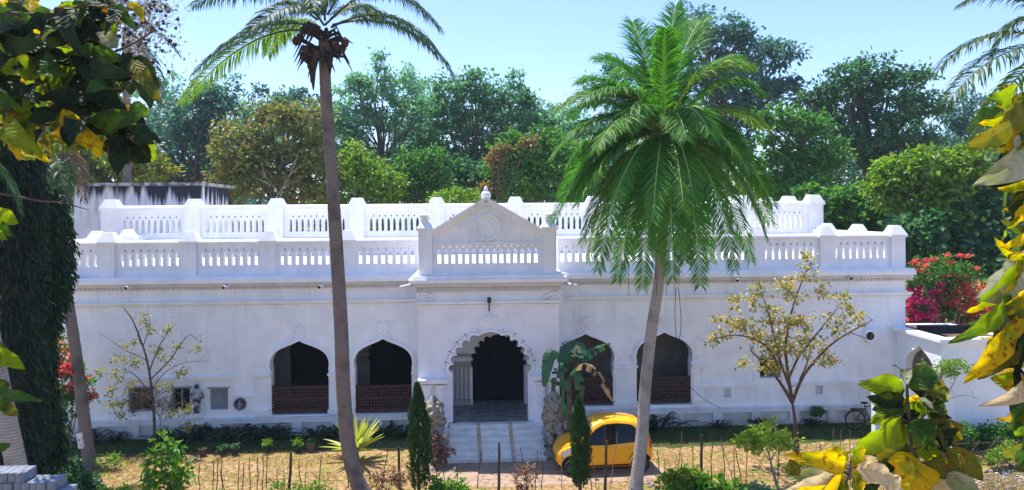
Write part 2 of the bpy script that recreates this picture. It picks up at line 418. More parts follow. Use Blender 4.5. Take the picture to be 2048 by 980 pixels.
for a, b, c, d in ((1440, 1466, 770, 800), (1624, 1650, 765, 794)):
    x0, x1, z0, z1 = rect(a, b, c, d); mb = MB(); mb.box(x0, x1, 0.2, 0.3, z0, z1); mb.build('niche_back', PLINTHM, mansion)
# veranda and rooms behind the arches
xv0, xv1 = X(505), X(1425)
mb = MB()
bw = [opening(ogee(xc, h * 0.92, zs, za - 0.1), zPl) for xc, h, zs, za, zb in A[:2]]
bw[1] = opening(multifoil(A[1][0], A[1][1] * 0.9, A[1][2] - 0.2, A[1][3] - 0.15), zPl)
bw.append([(X(985) - 1.3, ZFL), (X(985) + 1.3, ZFL), (X(985) + 1.3, 4.4), (X(985) - 1.3, 4.4)])
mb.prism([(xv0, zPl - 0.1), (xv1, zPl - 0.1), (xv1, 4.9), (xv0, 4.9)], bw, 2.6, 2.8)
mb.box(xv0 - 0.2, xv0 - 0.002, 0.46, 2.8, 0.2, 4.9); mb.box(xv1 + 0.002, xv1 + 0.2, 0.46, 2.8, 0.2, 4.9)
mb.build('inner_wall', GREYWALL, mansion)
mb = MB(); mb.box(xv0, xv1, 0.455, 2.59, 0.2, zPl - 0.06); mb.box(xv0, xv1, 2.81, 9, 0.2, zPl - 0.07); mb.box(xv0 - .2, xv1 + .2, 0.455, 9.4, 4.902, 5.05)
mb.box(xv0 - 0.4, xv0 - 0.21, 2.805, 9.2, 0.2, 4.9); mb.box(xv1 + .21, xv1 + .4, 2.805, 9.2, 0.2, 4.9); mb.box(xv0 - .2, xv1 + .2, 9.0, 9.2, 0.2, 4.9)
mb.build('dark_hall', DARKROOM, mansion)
for xa, xb, yy in ((X(898), X(940), -0.01), (A[0][0] - 1.72, A[0][0] - 1.08, 2.59), (A[1][0] - 1.6, A[1][0] - .95, 2.59)):
    mb = MB(); n = 5; w = (xb - xa) / n          # fluted piers inside the portico and veranda
    for i in range(n): mb.tube([(xa + w*(i+.5), yy, ZFL + .25), (xa + w*(i+.5), yy, ZFL + 1.55)], w*.36, 8)
    mb.box(xa - .03, xb + .03, yy - .1, yy + .005, ZFL + 1.56, ZFL + 1.72); mb.box(xa - .03, xb + .03, yy - .13, yy + .005, ZFL + 1.95, ZFL + 2.05); mb.box(xa - .03, xb + .03, yy - .1, yy + .005, ZFL + .02, ZFL + .24)
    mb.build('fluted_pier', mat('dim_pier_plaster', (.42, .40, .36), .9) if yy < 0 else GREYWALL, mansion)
for xc, h, zs, za, zb in A[2:]:                                            # keyhole relief on the veranda's back wall
    mb = MB(); x = xc - 0.1
    k = [(x + .32*math.cos(t), zs + .15 + .36*math.sin(t)) for t in [math.radians(d) for d in range(-60, 241, 15)]]
    ribbon(mb, k, 0.06, 2.54, 2.601); mb.box(x - .5, x + .5, 2.53, 2.601, zs - .34, zs - .25); mb.ball((x, 2.58, zs + .1), (.16, .05, .2))
    mb.build('keyhole_relief', GREYWALL, mansion)

# plinth with sunk panels
mb = MB(); pan = []
def plinth_run(x0, x1):
    n = max(1, round((x1 - x0) / 1.56)); w = (x1 - x0) / n; hs = []
    for i in range(n):
        a, b = x0 + w*i + .2, x0 + w*(i+1) - .2; hs.append([(a, .12), (b, .12), (b, zPl - .16), (a, zPl - .16)]); pan.append((a, b))
    mb.prism([(x0, -0.1), (x1, -0.1), (x1, zPl - 0.03), (x0, zPl - 0.03)], hs, -0.16, 0.05)
    mb.box(x0, x1, 0.052, 0.452, -0.1, zPl - 0.004); mb.box(x0 - .02, x1 + .02, -0.2, 0.05, zPl - .028, zPl + .03)
plinth_run(XL, X(833)); plinth_run(X(1121), XR)
mb.build('plinth', PLINTHM, mansion)
for a, b in pan:
    MB().box(a, b, -0.03, 0.03, .121, zPl - .161).box(a - .05, b + .05, -0.2, -0.162, zPl - .158, zPl - .115).build('plinth_panel', PLINTHM, mansion)

# cornice, frieze and string courses on both sides of the portico
def band(mb, y, z0, z1, xa, xb, ya=None): mb.box(xa, xb, -y, 0.2 if ya is None else ya, z0, z1)
for nm, x0, x1 in (('cornice', XL - .35, X(836)), ('cornice', X(1118), XR + .22)):
    mb = MB(); fz = MB()
    band(mb, .42, zCor + .002, zLed - 0.012, x0, x1, 0.6); band(mb, .34, zLed - 0.012, zPB, x0 + .02, x1, 0.55); band(fz, .24, zCor - .14, zCor - .002, x0 + .2, x1, -0.002); band(fz, .12, zCor - .26, zCor - .142, x0 + .25, x1, -0.002)
    xx = x0 + .25
    while xx < x1 - .05: fz.box(xx, xx + .07, -.165, -.121, zCor - .25, zCor - .155); xx += .15
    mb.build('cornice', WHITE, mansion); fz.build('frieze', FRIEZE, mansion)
    mb = MB(); band(mb, .09, zStr - .05, zStr + .03, x0 + .34, x1, -0.002); band(mb, .21, zStr + .033, zStr + .085, x0 + .34, x1, -0.002); band(mb, .04, zStr - .13, zStr - .08, x0 + .34, x1, -0.002)
    mb.build('string_course', WHITE, mansion)
MB().box(XL + .02, XR - .02, 0.602, 15.9, zCor + .001, zS0 - .04).build('roof_terrace', whitewash('terrace_lime', (0.80, 0.79, 0.76), (0.45, 0.43, 0.4), 0.3), mansion)
MB().box(XL + .04, XR - .04, 0.452, 0.601, zCor + .003, zLed).build('wall_head', WHITE, mansion)

def slotted(mb, x0, x1, y0, y1, zb, z0, z1, zt, ztop, n, edge=0.22):
    """balustrade panel pierced by pointed slots with a small inverted triangle between each pair"""
    hs = []; w = (x1 - x0 - 2*edge) / n; s = w * 0.27
    for i in range(n):
        c = x0 + edge + w*(i+.5); hz = z1 - z0
        hs.append([(c-s, z0), (c+s, z0), (c+s, z0+hz*.6), (c+s*.8, z0+hz*.82), (c, z1), (c-s*.8, z0+hz*.82), (c-s, z0+hz*.6)])
    for i in range(n - 1):
        c = x0 + edge + w*(i+1); t = w * .17
        hs.append([(c, z1 - .02), (c+t, z1+.10), (c-t, z1+.10)])
    mb.prism([(x0, zb), (x1, zb), (x1, ztop), (x0, ztop)], hs, y0, y1)
def coping(mb, x0, x1, y0, y1, z0, z1):
    k = 6; ym = (y0+y1)/2; hw = (y1-y0)/2
    prof = [(y0, z0)] + [(ym - hw*math.cos(math.pi*i/k), z0 + (z1-z0)*(.45 + .55*math.sin(math.pi*i/k))) for i in range(k+1)] + [(y1, z0)]
    n = len(prof); mb.add([(x0, y, z) for y, z in prof] + [(x1, y, z) for y, z in prof], [(i, (i+1) % n, n+(i+1) % n, n+i) for i in range(n)] + [tuple(range(n)), tuple(range(2*n-1, n-1, -1))])
def post(xc, y0, w, zb, zsh, ztop, finial=False, ht=0.0):
    h = w / 2
    p = MB().box(xc-h, xc+h, y0, y0+w, zb, zsh).build('parapet_post', WHITE, mansion)
    e = 0.07; mb = MB()
    mb.box(xc-h-e, xc+h+e, y0-e, y0+w+e, zsh + .001, zsh + .09); mb.frustum(xc-h-e, xc+h+e, y0-e, y0+w+e, zsh + .091, ztop, 0.2)
    mb.build('post_cap', WHITE, p)
    if finial:
        MB().lathe([(h*.75, ztop - .02), (h*.8, ztop+.06), (h*.5, ztop+.1), (h*.85, ztop+.15), (h*.9, ztop+.22), (h*.4, ztop+.27), (h*.22, ztop+.34), (.02, ztop+ht)], (xc, y0+h, 0), 14).build('finial', WHITE, p, smooth=50)
lowL = [112, 215, 378, 537, 695, 836]; lowR = [1116, 1225, 1370, 1513, 1655, 1797]
def low_run(xs, skip):
    for i, x in enumerate(xs):
        if i not in skip: post(x, -.05, .58, zPB - .02, zC0 + .02, zCap)
    for i in range(len(xs) - 1):
        a, b = xs[i] + (.292 if i not in skip else 0), xs[i+1] - (.292 if (i+1) not in skip else 0)
        n = max(4, round((b - a - .12) / .295))
        mb = MB(); slotted(mb, a, b, .08, .36, zPB - .01, zS0, zS1, zT0, zC0 - .002, n, .06); coping(mb, a, b, .0, .46, zC0, zC1)
        mb.box(a, b, -0.04, .078, zPB + .001, zPB + .06)
        mb.build('balustrade', WHITE, mansion)
xsL = [X(p) for p in lowL]; xsR = [X(p) for p in lowR]
low_run(xsL, {5}); low_run(xsR, {0})
def side_run(xc, ys, zb, zsh, ztop, z0, z1, w=.58):
    """parapet running back from a corner"""
    for y in ys[1:]: post(xc, y, w, zb, zsh, ztop)
    mb = MB()
    for a, b in zip(ys[:-1], ys[1:]): mb.box(xc - .14, xc + .14, a + w + .002, b - .002, zb, zsh - .022); mb.box(xc - .23, xc + .23, a + w + .002, b - .002, zsh - .02, z1)
    mb.build('side_parapet', WHITE, mansion)
side_run(xsR[-1], [-.05, 2.9, 5.8, 8.7, 11.6, 14.8], zPB, zC0, zCap, zC0, zC1)
side_run(xsL[0], [-.05, 2.9, 5.8, 8.7, 11.6, 14.8], zPB, zC0, zCap, zC0, zC1)
# upper storey parapet
uZ = lambda py: Z(py, YU)
uB, u0, u1, uC0, uC1, uCap = uZ(476), uZ(462), uZ(434), uZ(417), uZ(408), uZ(395)
upx = [220, 387, 553, 715, 875, 1033, 1190, 1342, 1490, 1633]
ux = [X(p, YU) for p in upx]
for x in ux: post(x, YU - .08, .74, zS0 - .05, uC0 + .02, uCap)
for a, b in zip(ux[:-1], ux[1:]):
    mb = MB(); a += .372; b -= .372
    slotted(mb, a, b, YU + .1, YU + .4, zS0 - .04, u0, u1, 0, uC0 - .002, 10, .17); coping(mb, a, b, YU, YU + .55, uC0, uC1); mb.box(a, b, YU - .02, YU + .098, zS0 - .03, uB)
    mb.build('balustrade', WHITE, mansion)
side_run(ux[-1], [YU - .08, 10.4, 13.6], zS0 - .05, uC0, uCap, u0, uC1, .74)
MB().box(ux[0] - .3, ux[-1] + .3, YU + .45, 15.6, zS0 - .038, u0 - .25).build('upper_roof', WHITE, mansion)

# portico
YP = -2.4
pX = lambda px: X(px, YP)
pZ = lambda py: Z(py, YP, 977)
x0, x1 = pX(836), pX(1118); pc = (x0 + x1) / 2
pzC, pzL, pzS = pZ(563), pZ(556), pZ(606)
ax = pX(980); ah = (pX(1062) - pX(898)) / 2; azs = at(980, 745, YP).z; aza = at(980, 663, YP).z
pcurve = multifoil(ax, ah, azs, aza, 5, 0.05)
portico = MB().prism([(x0, 0.0), (x1, 0.0), (x1, pzC), (x0, pzC)], [opening(pcurve, ZFL)], YP, YP + .45)
portico.box(x0, x0 + .4, YP + .452, -0.002, 0, pzC); portico.box(x1 - .4, x1, YP + .452, -0.002, 0, pzC); portico.box(x0 + .402, x1 - .402, YP + .452, -0.002, pzC - 1.0, pzC - .02)
portico = portico.build('portico_wall', whitewash('limewash_portico', (0.88, 0.875, 0.92), (0.52, 0.52, 0.56), 0.18), mansion)
MB().box(x0 + .402, x1 - .402, YP - .02, 2.58, 0.1, ZFL + .005).build('porch_floor', mat('dark_porch_marble', (.30, .33, .32), .35, scale=4, col2=(.12, .14, .14), thr=(.42, .6)), mansion)
mb = MB(); ribbon(mb, pcurve, .08, YP - .10, YP + .02); o2 = ribbon(MB(), pcurve, .17, 0, 0); ribbon(mb, o2, .06, YP - .06, YP + .02)
mb.build('arch_moulding', WHITE, portico)
def lap(mb, xa, xb, z0, z1, out): mb.box(xa, xb, YP - out, YP + .1, z0, z1)
mb = MB(); lap(mb, x0 - .3, x1 + .3, pzC + .002, pzL, .5)
mb.box(x0 - .3, x1 + .3, YP + .102, -.43, pzC + .002, pzL); fz = MB(); lap(fz, x0 - .15, x1 + .15, pzC - .16, pzC - .001, .28); lap(fz, x0 - .08, x1 + .08, pzC - .34, pzC - .162, .12)
xx = x0 - .06
while xx < x1: fz.box(xx, xx + .07, YP - .17, YP - .121, pzC - .32, pzC - .19); xx += .145
mb.box(x0 - .16, x1 + .16, YP - .36, -.2, pzL + .001, pZ(549))
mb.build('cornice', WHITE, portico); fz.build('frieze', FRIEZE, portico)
mb = MB(); lap(mb, x0 - .06, x1 + .06, pzS, pzS + .09, .17); lap(mb, x0 - .03, x1 + .03, pzS - .12, pzS - .05, .05); mb.build('string_course', WHITE, portico)
MB().box(x0 - .1, x1 + .1, YP - .1, -.05, pZ(549) + .001, pZ(545)).build('roof_terrace', WHITE, portico)
for sx in (852, 1100):
    post(pX(sx), YP - .13, .5, pZ(548), pZ(460), pZ(441), True, pZ(418) - pZ(441))
xa, xb = pX(852) + .252, pX(1100) - .252
mb = MB(); slotted(mb, xa, xb, YP + .05, YP + .3, pZ(547), pZ(527), pZ(496), 0, pZ(488), 15, .12); mb.box(xa, xb, YP - .03, YP + .35, pZ(488) + .001, pZ(484)); mb.build('balustrade', WHITE, portico)
# pediment with rings and scrolls
zb, zt = pZ(484) + .002, pZ(404); pm = pX(974); lo = pZ(470)
ped = MB().prism([(xa, zb), (xb, zb), (xb, lo), (pm, zt), (xa, lo)], [], YP + .06, YP + .3).build('pediment', WHITE, mansion)
mb = MB()
for s in (1, -1):
    e = xb if s > 0 else xa
    d = V(pm - e, 0, zt - lo); l = d.length; d.normalize(); nrm = V(-d.z * s * -1, 0, abs(d.x)); nrm = V(d.z, 0, -d.x) if (V(d.z, 0, -d.x).z > 0) else V(-d.z, 0, d.x)
    for off, th, out in ((-.06, .14, .12), (.08, .09, .24)):
        a = V(e, 0, lo) + nrm * off; b = V(pm, 0, zt) + nrm * off * 1.0; up = nrm * th
        ext = d * (off * .55)
        q = [a, b + ext, b + ext + up, a + up]
        vs = [(p.x, YP + .06 - out, p.z) for p in q] + [(p.x, YP + .32, p.z) for p in q]
        mb.add(vs, [(0,1,2,3), (7,6,5,4), (0,4,5,1), (1,5,6,2), (2,6,7,3), (3,7,4,0)])
mb.build('raking_cornice', WHITE, ped)
mb = MB(); ec = V(pX(976), YP + .06, at(976, 455, YP).z); R = 0.46
def ring(mb, c, r, t, a0=0, a1=360, n=24, sx=1.0):
    mb.tube([(c.x + r*sx*math.cos(math.radians(a)), c.y, c.z + r*math.sin(math.radians(a))) for a in np.linspace(a0, a1, n)], t, 6)
ring(mb, ec, R, .085); ring(mb, ec, R*.78, .04); mb.box(ec.x - R*.75, ec.x + R*.75, ec.y - .05, ec.y, ec.z - .02, ec.z + .03); mb.ball((ec.x, ec.y, ec.z + .12), (.2, .04, .13))
ring(mb, ec + V(0, 0, R*.35), R*1.75, .05, 215, 325)
ring(mb, ec + V(0, 0, R*1.25), R*.62, .05, 25, 155); mb.tube([(ec.x - .27, ec.y, ec.z + .72), (ec.x, ec.y, ec.z + .76), (ec.x + .27, ec.y, ec.z + .72)], .03, 6)
for s in (1, -1):
    for q, r in (((.62, .1), .14), ((.85, .02), .11), ((.7, -.22), .12), ((.52, .38), .09), ((1.02, .1), .07)):
        ring(mb, ec + V(s*q[0], 0, q[1]), r, .028, 0, 290, 12)
    mb.tube([(ec.x + s*.5, ec.y, ec.z + .3), (ec.x + s*.75, ec.y, ec.z + .2), (ec.x + s*1.1, ec.y, ec.z + .05)], [.03, .05, .02], 6)
mb.build('emblem', WHITE, ped, smooth=50)
MB().lathe([(.17, zt - .02), (.2, zt + .06), (.12, zt + .1), (.17, zt + .17), (.195, zt + .28), (.13, zt + .38), (.06, zt + .42), (.09, zt + .47), (.06, zt + .54), (.02, zt + .6), (.012, at(974, 374, YP).z)], (pm, YP + .2, 0), 16).build('finial', WHITE, ped, smooth=60)
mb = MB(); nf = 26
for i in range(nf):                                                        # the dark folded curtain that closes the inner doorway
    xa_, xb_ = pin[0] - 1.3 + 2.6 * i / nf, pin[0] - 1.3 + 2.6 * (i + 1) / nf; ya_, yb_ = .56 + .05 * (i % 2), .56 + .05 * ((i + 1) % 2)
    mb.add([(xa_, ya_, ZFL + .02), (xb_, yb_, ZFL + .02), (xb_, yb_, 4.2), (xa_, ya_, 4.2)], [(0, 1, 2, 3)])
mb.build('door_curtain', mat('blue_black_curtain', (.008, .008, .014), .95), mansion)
# stairs
sx0, sx1 = pX(899), pX(1078); mb = MB(); ins = MB(); n = 6; rise = ZFL / n
for i in range(n):
    yf = YP - .05 - .23 * (i + 1); zt_ = ZFL - rise * (i + .0) - .012
    mb.box(sx0 - .012*i, sx1 + .02*i, yf, YP - .022, max(0, zt_ - rise), zt_ - .03); mb.box(sx0 - .03 - .012*i, sx1 + .03 + .02*i, yf - .06, YP - .022 if i == 0 else yf + .24, zt_ - .029, zt_)
stairs = mb.build('staircase', MARBLE, mansion)
for px in (955, 1018):
    ins = MB(); xx = pX(px)
    for i in range(n):
        yf = YP - .05 - .23 * (i + 1); zt_ = ZFL - rise * i - .012
        ins.box(xx - .07 + .012*i, xx + .07 + .012*i, yf - .062, yf + .16, zt_ - .025, zt_ + .003); ins.box(xx - .07 + .012*i, xx + .07 + .012*i, yf - .003, yf + .03, max(.001, zt_ - rise + .003), zt_ - .031)
    ins.build('inlay_strip', TANSTONE, stairs)
# half columns carrying the portico arch
for px in (853, 880, 1080, 1104):
    xx = pX(px); w = .2; b = Z(852, YP - .1, 977); t = at(px, 770, YP).z if px < 980 else at(px, 763, YP).z
    MB().lathe([(w*1.5, ZFL - .12), (w*1.5, ZFL - .03), (w*1.35, ZFL + .1), (w*1.05, ZFL + .2), (w*.92, ZFL + .4), (w*.9, t - .1), (w*1.2, t - .03), (w*1.3, t + .05)], (xx, YP - .05, 0), 14).build('half_column', WHITE, mansion, smooth=40)
for a, b in ((838, 897), (1063, 1117)):
    MB().box(pX(a) - .1, pX(b) + .02, YP - .4, YP + .04, 0, ZFL - .13).build('pier_base', PLINTHM, mansion)
for a, b in ((838, 897), (1063, 1117)):
    mb = MB()
    m_ = (a + b) / 2; t = at(m_, 768 if m_ < 980 else 761, YP).z; mb.box(pX(a), pX(b), YP - .3, YP + .04, t + .06, t + .16); mb.box(pX(a) - .04, pX(b) + .04, YP - .36, YP + .04, t + .162, t + .22)
    mb.build('impost', WHITE, mansion)

# arches: mouldings, imposts, lattice rails, floral reliefs
def lattice(mb, x0, x1, z0, z1, y, n, rows):
    hs = []; w = (x1-x0) / n; h = (z1-z0) / rows
    for r in range(rows):
        for i in range(n):
            c = x0 + w*(i + .5); d = z0 + h*(r + .5); hs.append([(c - w*.36, d), (c, d - h*.4), (c + w*.36, d), (c, d + h*.4)])
    mb.prism([(x0, z0), (x1, z0), (x1, z1), (x0, z1)], hs, y, y + .05)
def petal(mb, c, ang, l, w, t=.05):
    d = V(math.sin(ang), 0, math.cos(ang)); s = V(d.z, 0, -d.x); vs = []; k = 6
    for i in range(k + 1):
        u = i / k; ww = w * math.sin(math.pi * min(1, .12 + u*.88)) ** .8; p = c + d * l * u
        vs += [p + s*ww + V(0, .0, 0), p + V(0, -t * math.sin(math.pi*(.15 + .7*u)), 0), p - s*ww]
    fs = [(i*3+j, i*3+j+1, (i+1)*3+j+1, (i+1)*3+j) for i in range(k) for j in (0, 1)]
    mb.add(vs, fs)
for i, (xc, h, zs, za, zb) in enumerate(A):
    cv = ogee(xc, h, zs, za); mb = MB()
    o1 = ribbon(mb, cv, .09, -.13, .03); ribbon(mb, o1, .06, -.06, .03); mb.build('arch_moulding', WHITE, mansion)
    zr0, zr1 = zb + .1, zb + 1.13; y = .12
    hgt = (zr1 - zr0)
    rail = MB(); lattice(rail, xc - h - .02, xc + h + .02, zr0 + .12, zr0 + hgt*.46, y, 18, 3); lattice(rail, xc - h - .02, xc + h + .02, zr0 + hgt*.54, zr1 - .1, y, 18, 3)
    rail = rail.build('lattice_screen', WOOD, mansion)
    mb = MB(); mb.box(xc - h - .02, xc + h + .02, y - .05, y + .1, zr1 - .098, zr1); mb.box(xc - h - .02, xc + h + .02, y - .02, y + .07, zr0 + hgt*.462, zr0 + hgt*.538); mb.box(xc - h - .02, xc + h + .02, y - .04, y + .09, zr0, zr0 + .118)
    mb.build('rail', WOOD, rail)
    mb = MB(); c = V(xc, -.02, za + .22)
    if i in (0, 3):
        for a in (-1.9, -1.2, 1.2, 1.9): petal(mb, c - V(0, 0, .05), a, .3, .07)
        for a in (-.45, .45, 0): petal(mb, c, a, .5 if a == 0 else .38, .1, .08)
    else:
        for a in (-2.1, -1.0, 1.0, 2.1): petal(mb, c, a, .42, .07)
        for a in (-.6, .6, .15): petal(mb, c + V(0, 0, .12), a, .42, .13, .1)
        mb.ball(c + V(.02, -.02, .3), (.17, .08, .12)); petal(mb, c + V(.2, 0, .4), 1.4, .28, .06)
    mb.build('floral_relief', WHITE, mansion, smooth=True)
    for s in (-1, 1):
        mb = MB(); mb.ball((xc + s*(h + .17), -.01, zs + .14), (.1, .05, .1)); ring(mb, V(xc + s*(h + .17), -.01, zs + .14), .13, .022, n=12)
        mb.build('rosette', WHITE, mansion, smooth=True)
mb = MB(); c = V(ax, YP - .01, at(977, 655, YP).z)
for a in (-1.9, 1.9): petal(mb, c, a, .42, .07)
for a in (-1.05, 1.05): petal(mb, c + V(0, 0, .05), a, .52, .13)
for a in (-.5, .5, 0): petal(mb, c + V(0, 0, .05), a, .5, .14, .09)
mb.build('floral_relief', WHITE, mansion, smooth=True)
for s, px in ((1, 850), (-1, 1105)):
    mb = MB()                                       # small animal reliefs at the portico's upper corners
    c = V(pX(px), YP - .03, at(px, 592, YP).z)
    mb.tube([c + V(-.3*s, 0, -.15), c + V(-.25*s, 0, .1), c + V(0, 0, .12), c + V(.22*s, 0, .02), c + V(.4*s, 0, -.14)], [.05, .08, .07, .09, .03], 8); mb.ball(c + V(-.28*s, 0, .22), (.11, .07, .1)); mb.tube([c + V(.1*s, 0, 0), c + V(.05*s, 0, -.2)], .04, 6)
    mb.build('animal_relief', WHITE, portico, smooth=True)
def imp(px0, px1, pyc, pyb):
    mb = MB()
    a, b = X(px0), X(px1); zc = at((px0+px1)/2, pyc, 0).z; z2 = at((px0+px1)/2, pyb, 0).z
    mb.box(a, b, -.12, -.002, zc - .05, zc + .02); mb.box(a - .04, b + .04, -.17, -.002, zc + .022, zc + .09); mb.box(a + .05, b - .05, -.06, -.002, zc - .32, zc - .26)
    mb.box(a - .03, b + .03, -.15, -.002, z2 - .1, z2 + .06); mb.box(a + .03, b - .03, -.08, -.002, z2 + .062, z2 + .13); mb.box(a + .06, b - .06, -.035, -.001, z2 + .131, zc - .321)
    mb.build('impost', WHITE, mansion)
imp(509, 538, 752, 822); imp(657, 708, 750, 820); imp(824, 836, 748, 818); imp(1227, 1272, 735, 806); imp(1383, 1405, 733, 803)
# raised frames round the windows and blank panels
mb = MB()
def strip(px0, py0, px1, py1, out=.07):
    xa, xb = X(px0), X(px1); pm_ = (px0+px1)/2; za_, zb_ = at(pm_, py1, 0).z, at(pm_, py0, 0).z
    mb.box(xa, xb, -out, -.002, za_, zb_)
strip(190, 797, 245, 799.5, .12); strip(190, 800, 245, 805)
mb.build('wall_moulding', WHITE, mansion); mb = MB()
strip(250, 753, 470, 756, .12); strip(250, 756.2, 468, 762, .07)
strip(466, 762.3, 472, 789, .06); strip(470, 790, 513, 792.5, .08); strip(472, 786, 509, 789.8, .05); strip(499, 752, 507, 785.6, .06)
mb.build('wall_moulding', WHITE, mansion); mb = MB()
strip(1398, 770.5, 1513, 773, .12); strip(1402, 764, 1510, 770.2, .07); strip(1402, 728, 1409, 763.8, .06); strip(1506, 690, 1513, 763.8, .06)
mb.build('wall_moulding', WHITE, mansion); mb = MB()
strip(1585, 762, 1741, 764, .12); strip(1585, 764.4, 1741, 770, .06)
mb.build('wall_moulding', WHITE, mansion); mb = MB()
c = V(X(435), 0, at(435, 752, 0).z); cv = [(c.x + .32*math.cos(t), c.z + .3*math.sin(t)) for t in np.linspace(0, math.pi, 14)]; ribbon(mb, cv, .05, -.05, .01)
mb.build('wall_moulding', WHITE, mansion)
for a, b, cc, d, k in WINS:
    wx0, wx1, wz0, wz1 = rect(a, b, cc, d)
    fr = MB(); fr.box(wx0, wx0 + .06, .14, .24, wz0, wz1); fr.box(wx1 - .06, wx1, .14, .24, wz0, wz1); fr.box(wx0 + .061, wx1 - .061, .14, .24, wz1 - .06, wz1); fr.box(wx0 + .061, wx1 - .061, .14, .24, wz0, wz0 + .06)
    fr.box((wx0+wx1)/2 - .025, (wx0+wx1)/2 + .025, .15, .23, wz0 + .061, wz1 - .061)
    fr.box(wx0 - .08, wx1 + .08, -.06, .0 - .002, wz1 + .01, wz1 + .06)
    w = fr.build('window', SHUTTER, mansion)
    if k == 'shut':
        for s0, s1 in ((wx0 + .062, (wx0+wx1)/2 - .027), ((wx0+wx1)/2 + .027, wx1 - .062)):
            m2 = MB(); nn = 9; hh = (wz1 - wz0 - .13) / nn
            for i in range(nn):
                z_ = wz0 + .065 + hh*i; m2.add([(s0, .17, z_), (s1, .17, z_), (s1, .2, z_ + hh), (s0, .2, z_ + hh), (s0, .215, z_), (s1, .215, z_), (s1, .22, z_ + hh), (s0, .22, z_ + hh)], [(0,1,2,3), (7,6,5,4), (0,4,5,1), (1,5,6,2), (2,6,7,3), (3,7,4,0)])
            m2.build('shutter', SHUTTER, w)
    else:
        m2 = MB()
        for i in range(1, 6): zz = wz0 + (wz1-wz0)*i/6; m2.tube([(wx0 + .06, .19, zz), (wx1 - .06, .19, zz)], .012, 5)
        m2.build('iron_bars', BLACK, w)
        MB().box(wx0 - .05, wx1 + .05, .46, .5, wz0 - .05, wz1 + .05).build('dark_backing', DARKROOM, w)  # near-black sheet stands in for the unlit room behind the bars
# drain spouts
for a, b in (((833, 568), (799, 575)), ((1120, 566), (1153, 571))):
    p, q = at(*a, -1.6), at(*b, -2.9)
    MB().tube([p, q], .06, 8).build('drain_spout', METALW, mansion)
p = at(1742, 671, -.2)
mb = MB(); mb.tube([p + V(0, .25, 0), p + V(0, -.12, 0)], .3, 16); o = mb.build('vent_hood', WHITE, mansion)
MB().tube([p + V(-.1, -.122, 0), p + V(-.1, -.13, 0)], .17, 14).build('vent_hole', BLACK, o)
# ------------------------------------------------------------------ foliage builders
RNG = np.random.default_rng(11)
rnd = random.Random(5)
G_DARK = leafmat('dark_green_leaves', [(0.024, 0.096, 0.042), (0.042, 0.144, 0.060), (0.072, 0.204, 0.054), (0.108, 0.228, 0.096)], 0.4)
G_BLUE = leafmat('blue_green_leaves', [(0.050, 0.150, 0.119), (0.076, 0.196, 0.135), (0.109, 0.240, 0.151), (0.050, 0.120, 0.119)], 0.4)  # lightened and less saturated: distance haze put into the colour
G_MID = leafmat('mid_green_leaves', [(0.044, 0.150, 0.025), (0.075, 0.213, 0.031), (0.112, 0.263, 0.037), (0.044, 0.163, 0.050)], 0.42)
G_LIME = leafmat('lime_leaves', [(0.135, 0.270, 0.027), (0.216, 0.351, 0.041), (0.081, 0.203, 0.027), (0.270, 0.365, 0.041)], 0.4)
G_PALE = leafmat('pale_green_leaves', [(0.146, 0.336, 0.170), (0.200, 0.403, 0.208), (0.109, 0.269, 0.151), (0.273, 0.454, 0.227)], 0.48)  # pale muted greens carry the far trees' haze in the leaf colour
G_OLIVE = leafmat('olive_brown_leaves', [(0.083, 0.152, 0.034), (0.193, 0.207, 0.048), (0.110, 0.193, 0.041), (0.303, 0.193, 0.055), (0.138, 0.207, 0.068)], 0.42)
G_RUST = leafmat('rusty_leaves', [(0.24, 0.15, 0.05), (0.12, 0.16, 0.04), (0.28, 0.14, 0.06), (0.15, 0.18, 0.04)], 0.4)
G_YG = leafmat('yellow_green_leaves', [(0.154, 0.220, 0.028), (0.242, 0.264, 0.033), (0.088, 0.154, 0.022), (0.330, 0.264, 0.044)], 0.45)
G_AUT = leafmat('autumn_leaves', [(0.55, 0.42, 0.08), (0.24, 0.28, 0.05), (0.58, 0.33, 0.09), (0.12, 0.18, 0.03), (0.20, 0.28, 0.05), (0.62, 0.52, 0.28), (0.42, 0.40, 0.08)], 0.4)
PINK = leafmat('magenta_bracts', [(0.70, 0.015, 0.24), (0.75, 0.05, 0.30), (0.55, 0.01, 0.16), (0.70, 0.10, 0.2)], 0.5)
CORAL = leafmat('coral_bracts', [(0.70, 0.10, 0.12), (0.65, 0.2, 0.14), (0.6, 0.06, 0.12)], 0.5)
PALMG = leafmat('palm_leaflets', [(0.040, 0.180, 0.020), (0.072, 0.240, 0.022), (0.128, 0.312, 0.033), (0.029, 0.132, 0.039)], 0.45, 0.5, 0.3)
PALMD = leafmat('dark_palm_leaflets', [(0.022, 0.075, 0.022), (0.045, 0.112, 0.030), (0.075, 0.135, 0.053)], 0.35, 0.5, 0.3)
PALMY = leafmat('sunlit_palm_leaflets', [(0.10, 0.22, 0.015), (0.16, 0.26, 0.02), (0.06, 0.17, 0.015)], 0.45, 0.4)
PALMDRY = leafmat('dry_palm_leaflets', [(0.16, 0.11, 0.06), (0.22, 0.16, 0.09), (0.09, 0.06, 0.035)], 0.25)
RACHIS = mat('frond_midrib', (0.22, 0.27, 0.06), 0.5, 0.3, 6)
RACHISD = mat('dark_midrib', (0.07, 0.08, 0.03), 0.6, 0.3, 6)
BLACKGREEN = leafmat('deep_shade_leaves', [(0.006, 0.02, 0.008), (0.012, 0.035, 0.012), (0.02, 0.05, 0.018)], 0.12, 0.45)

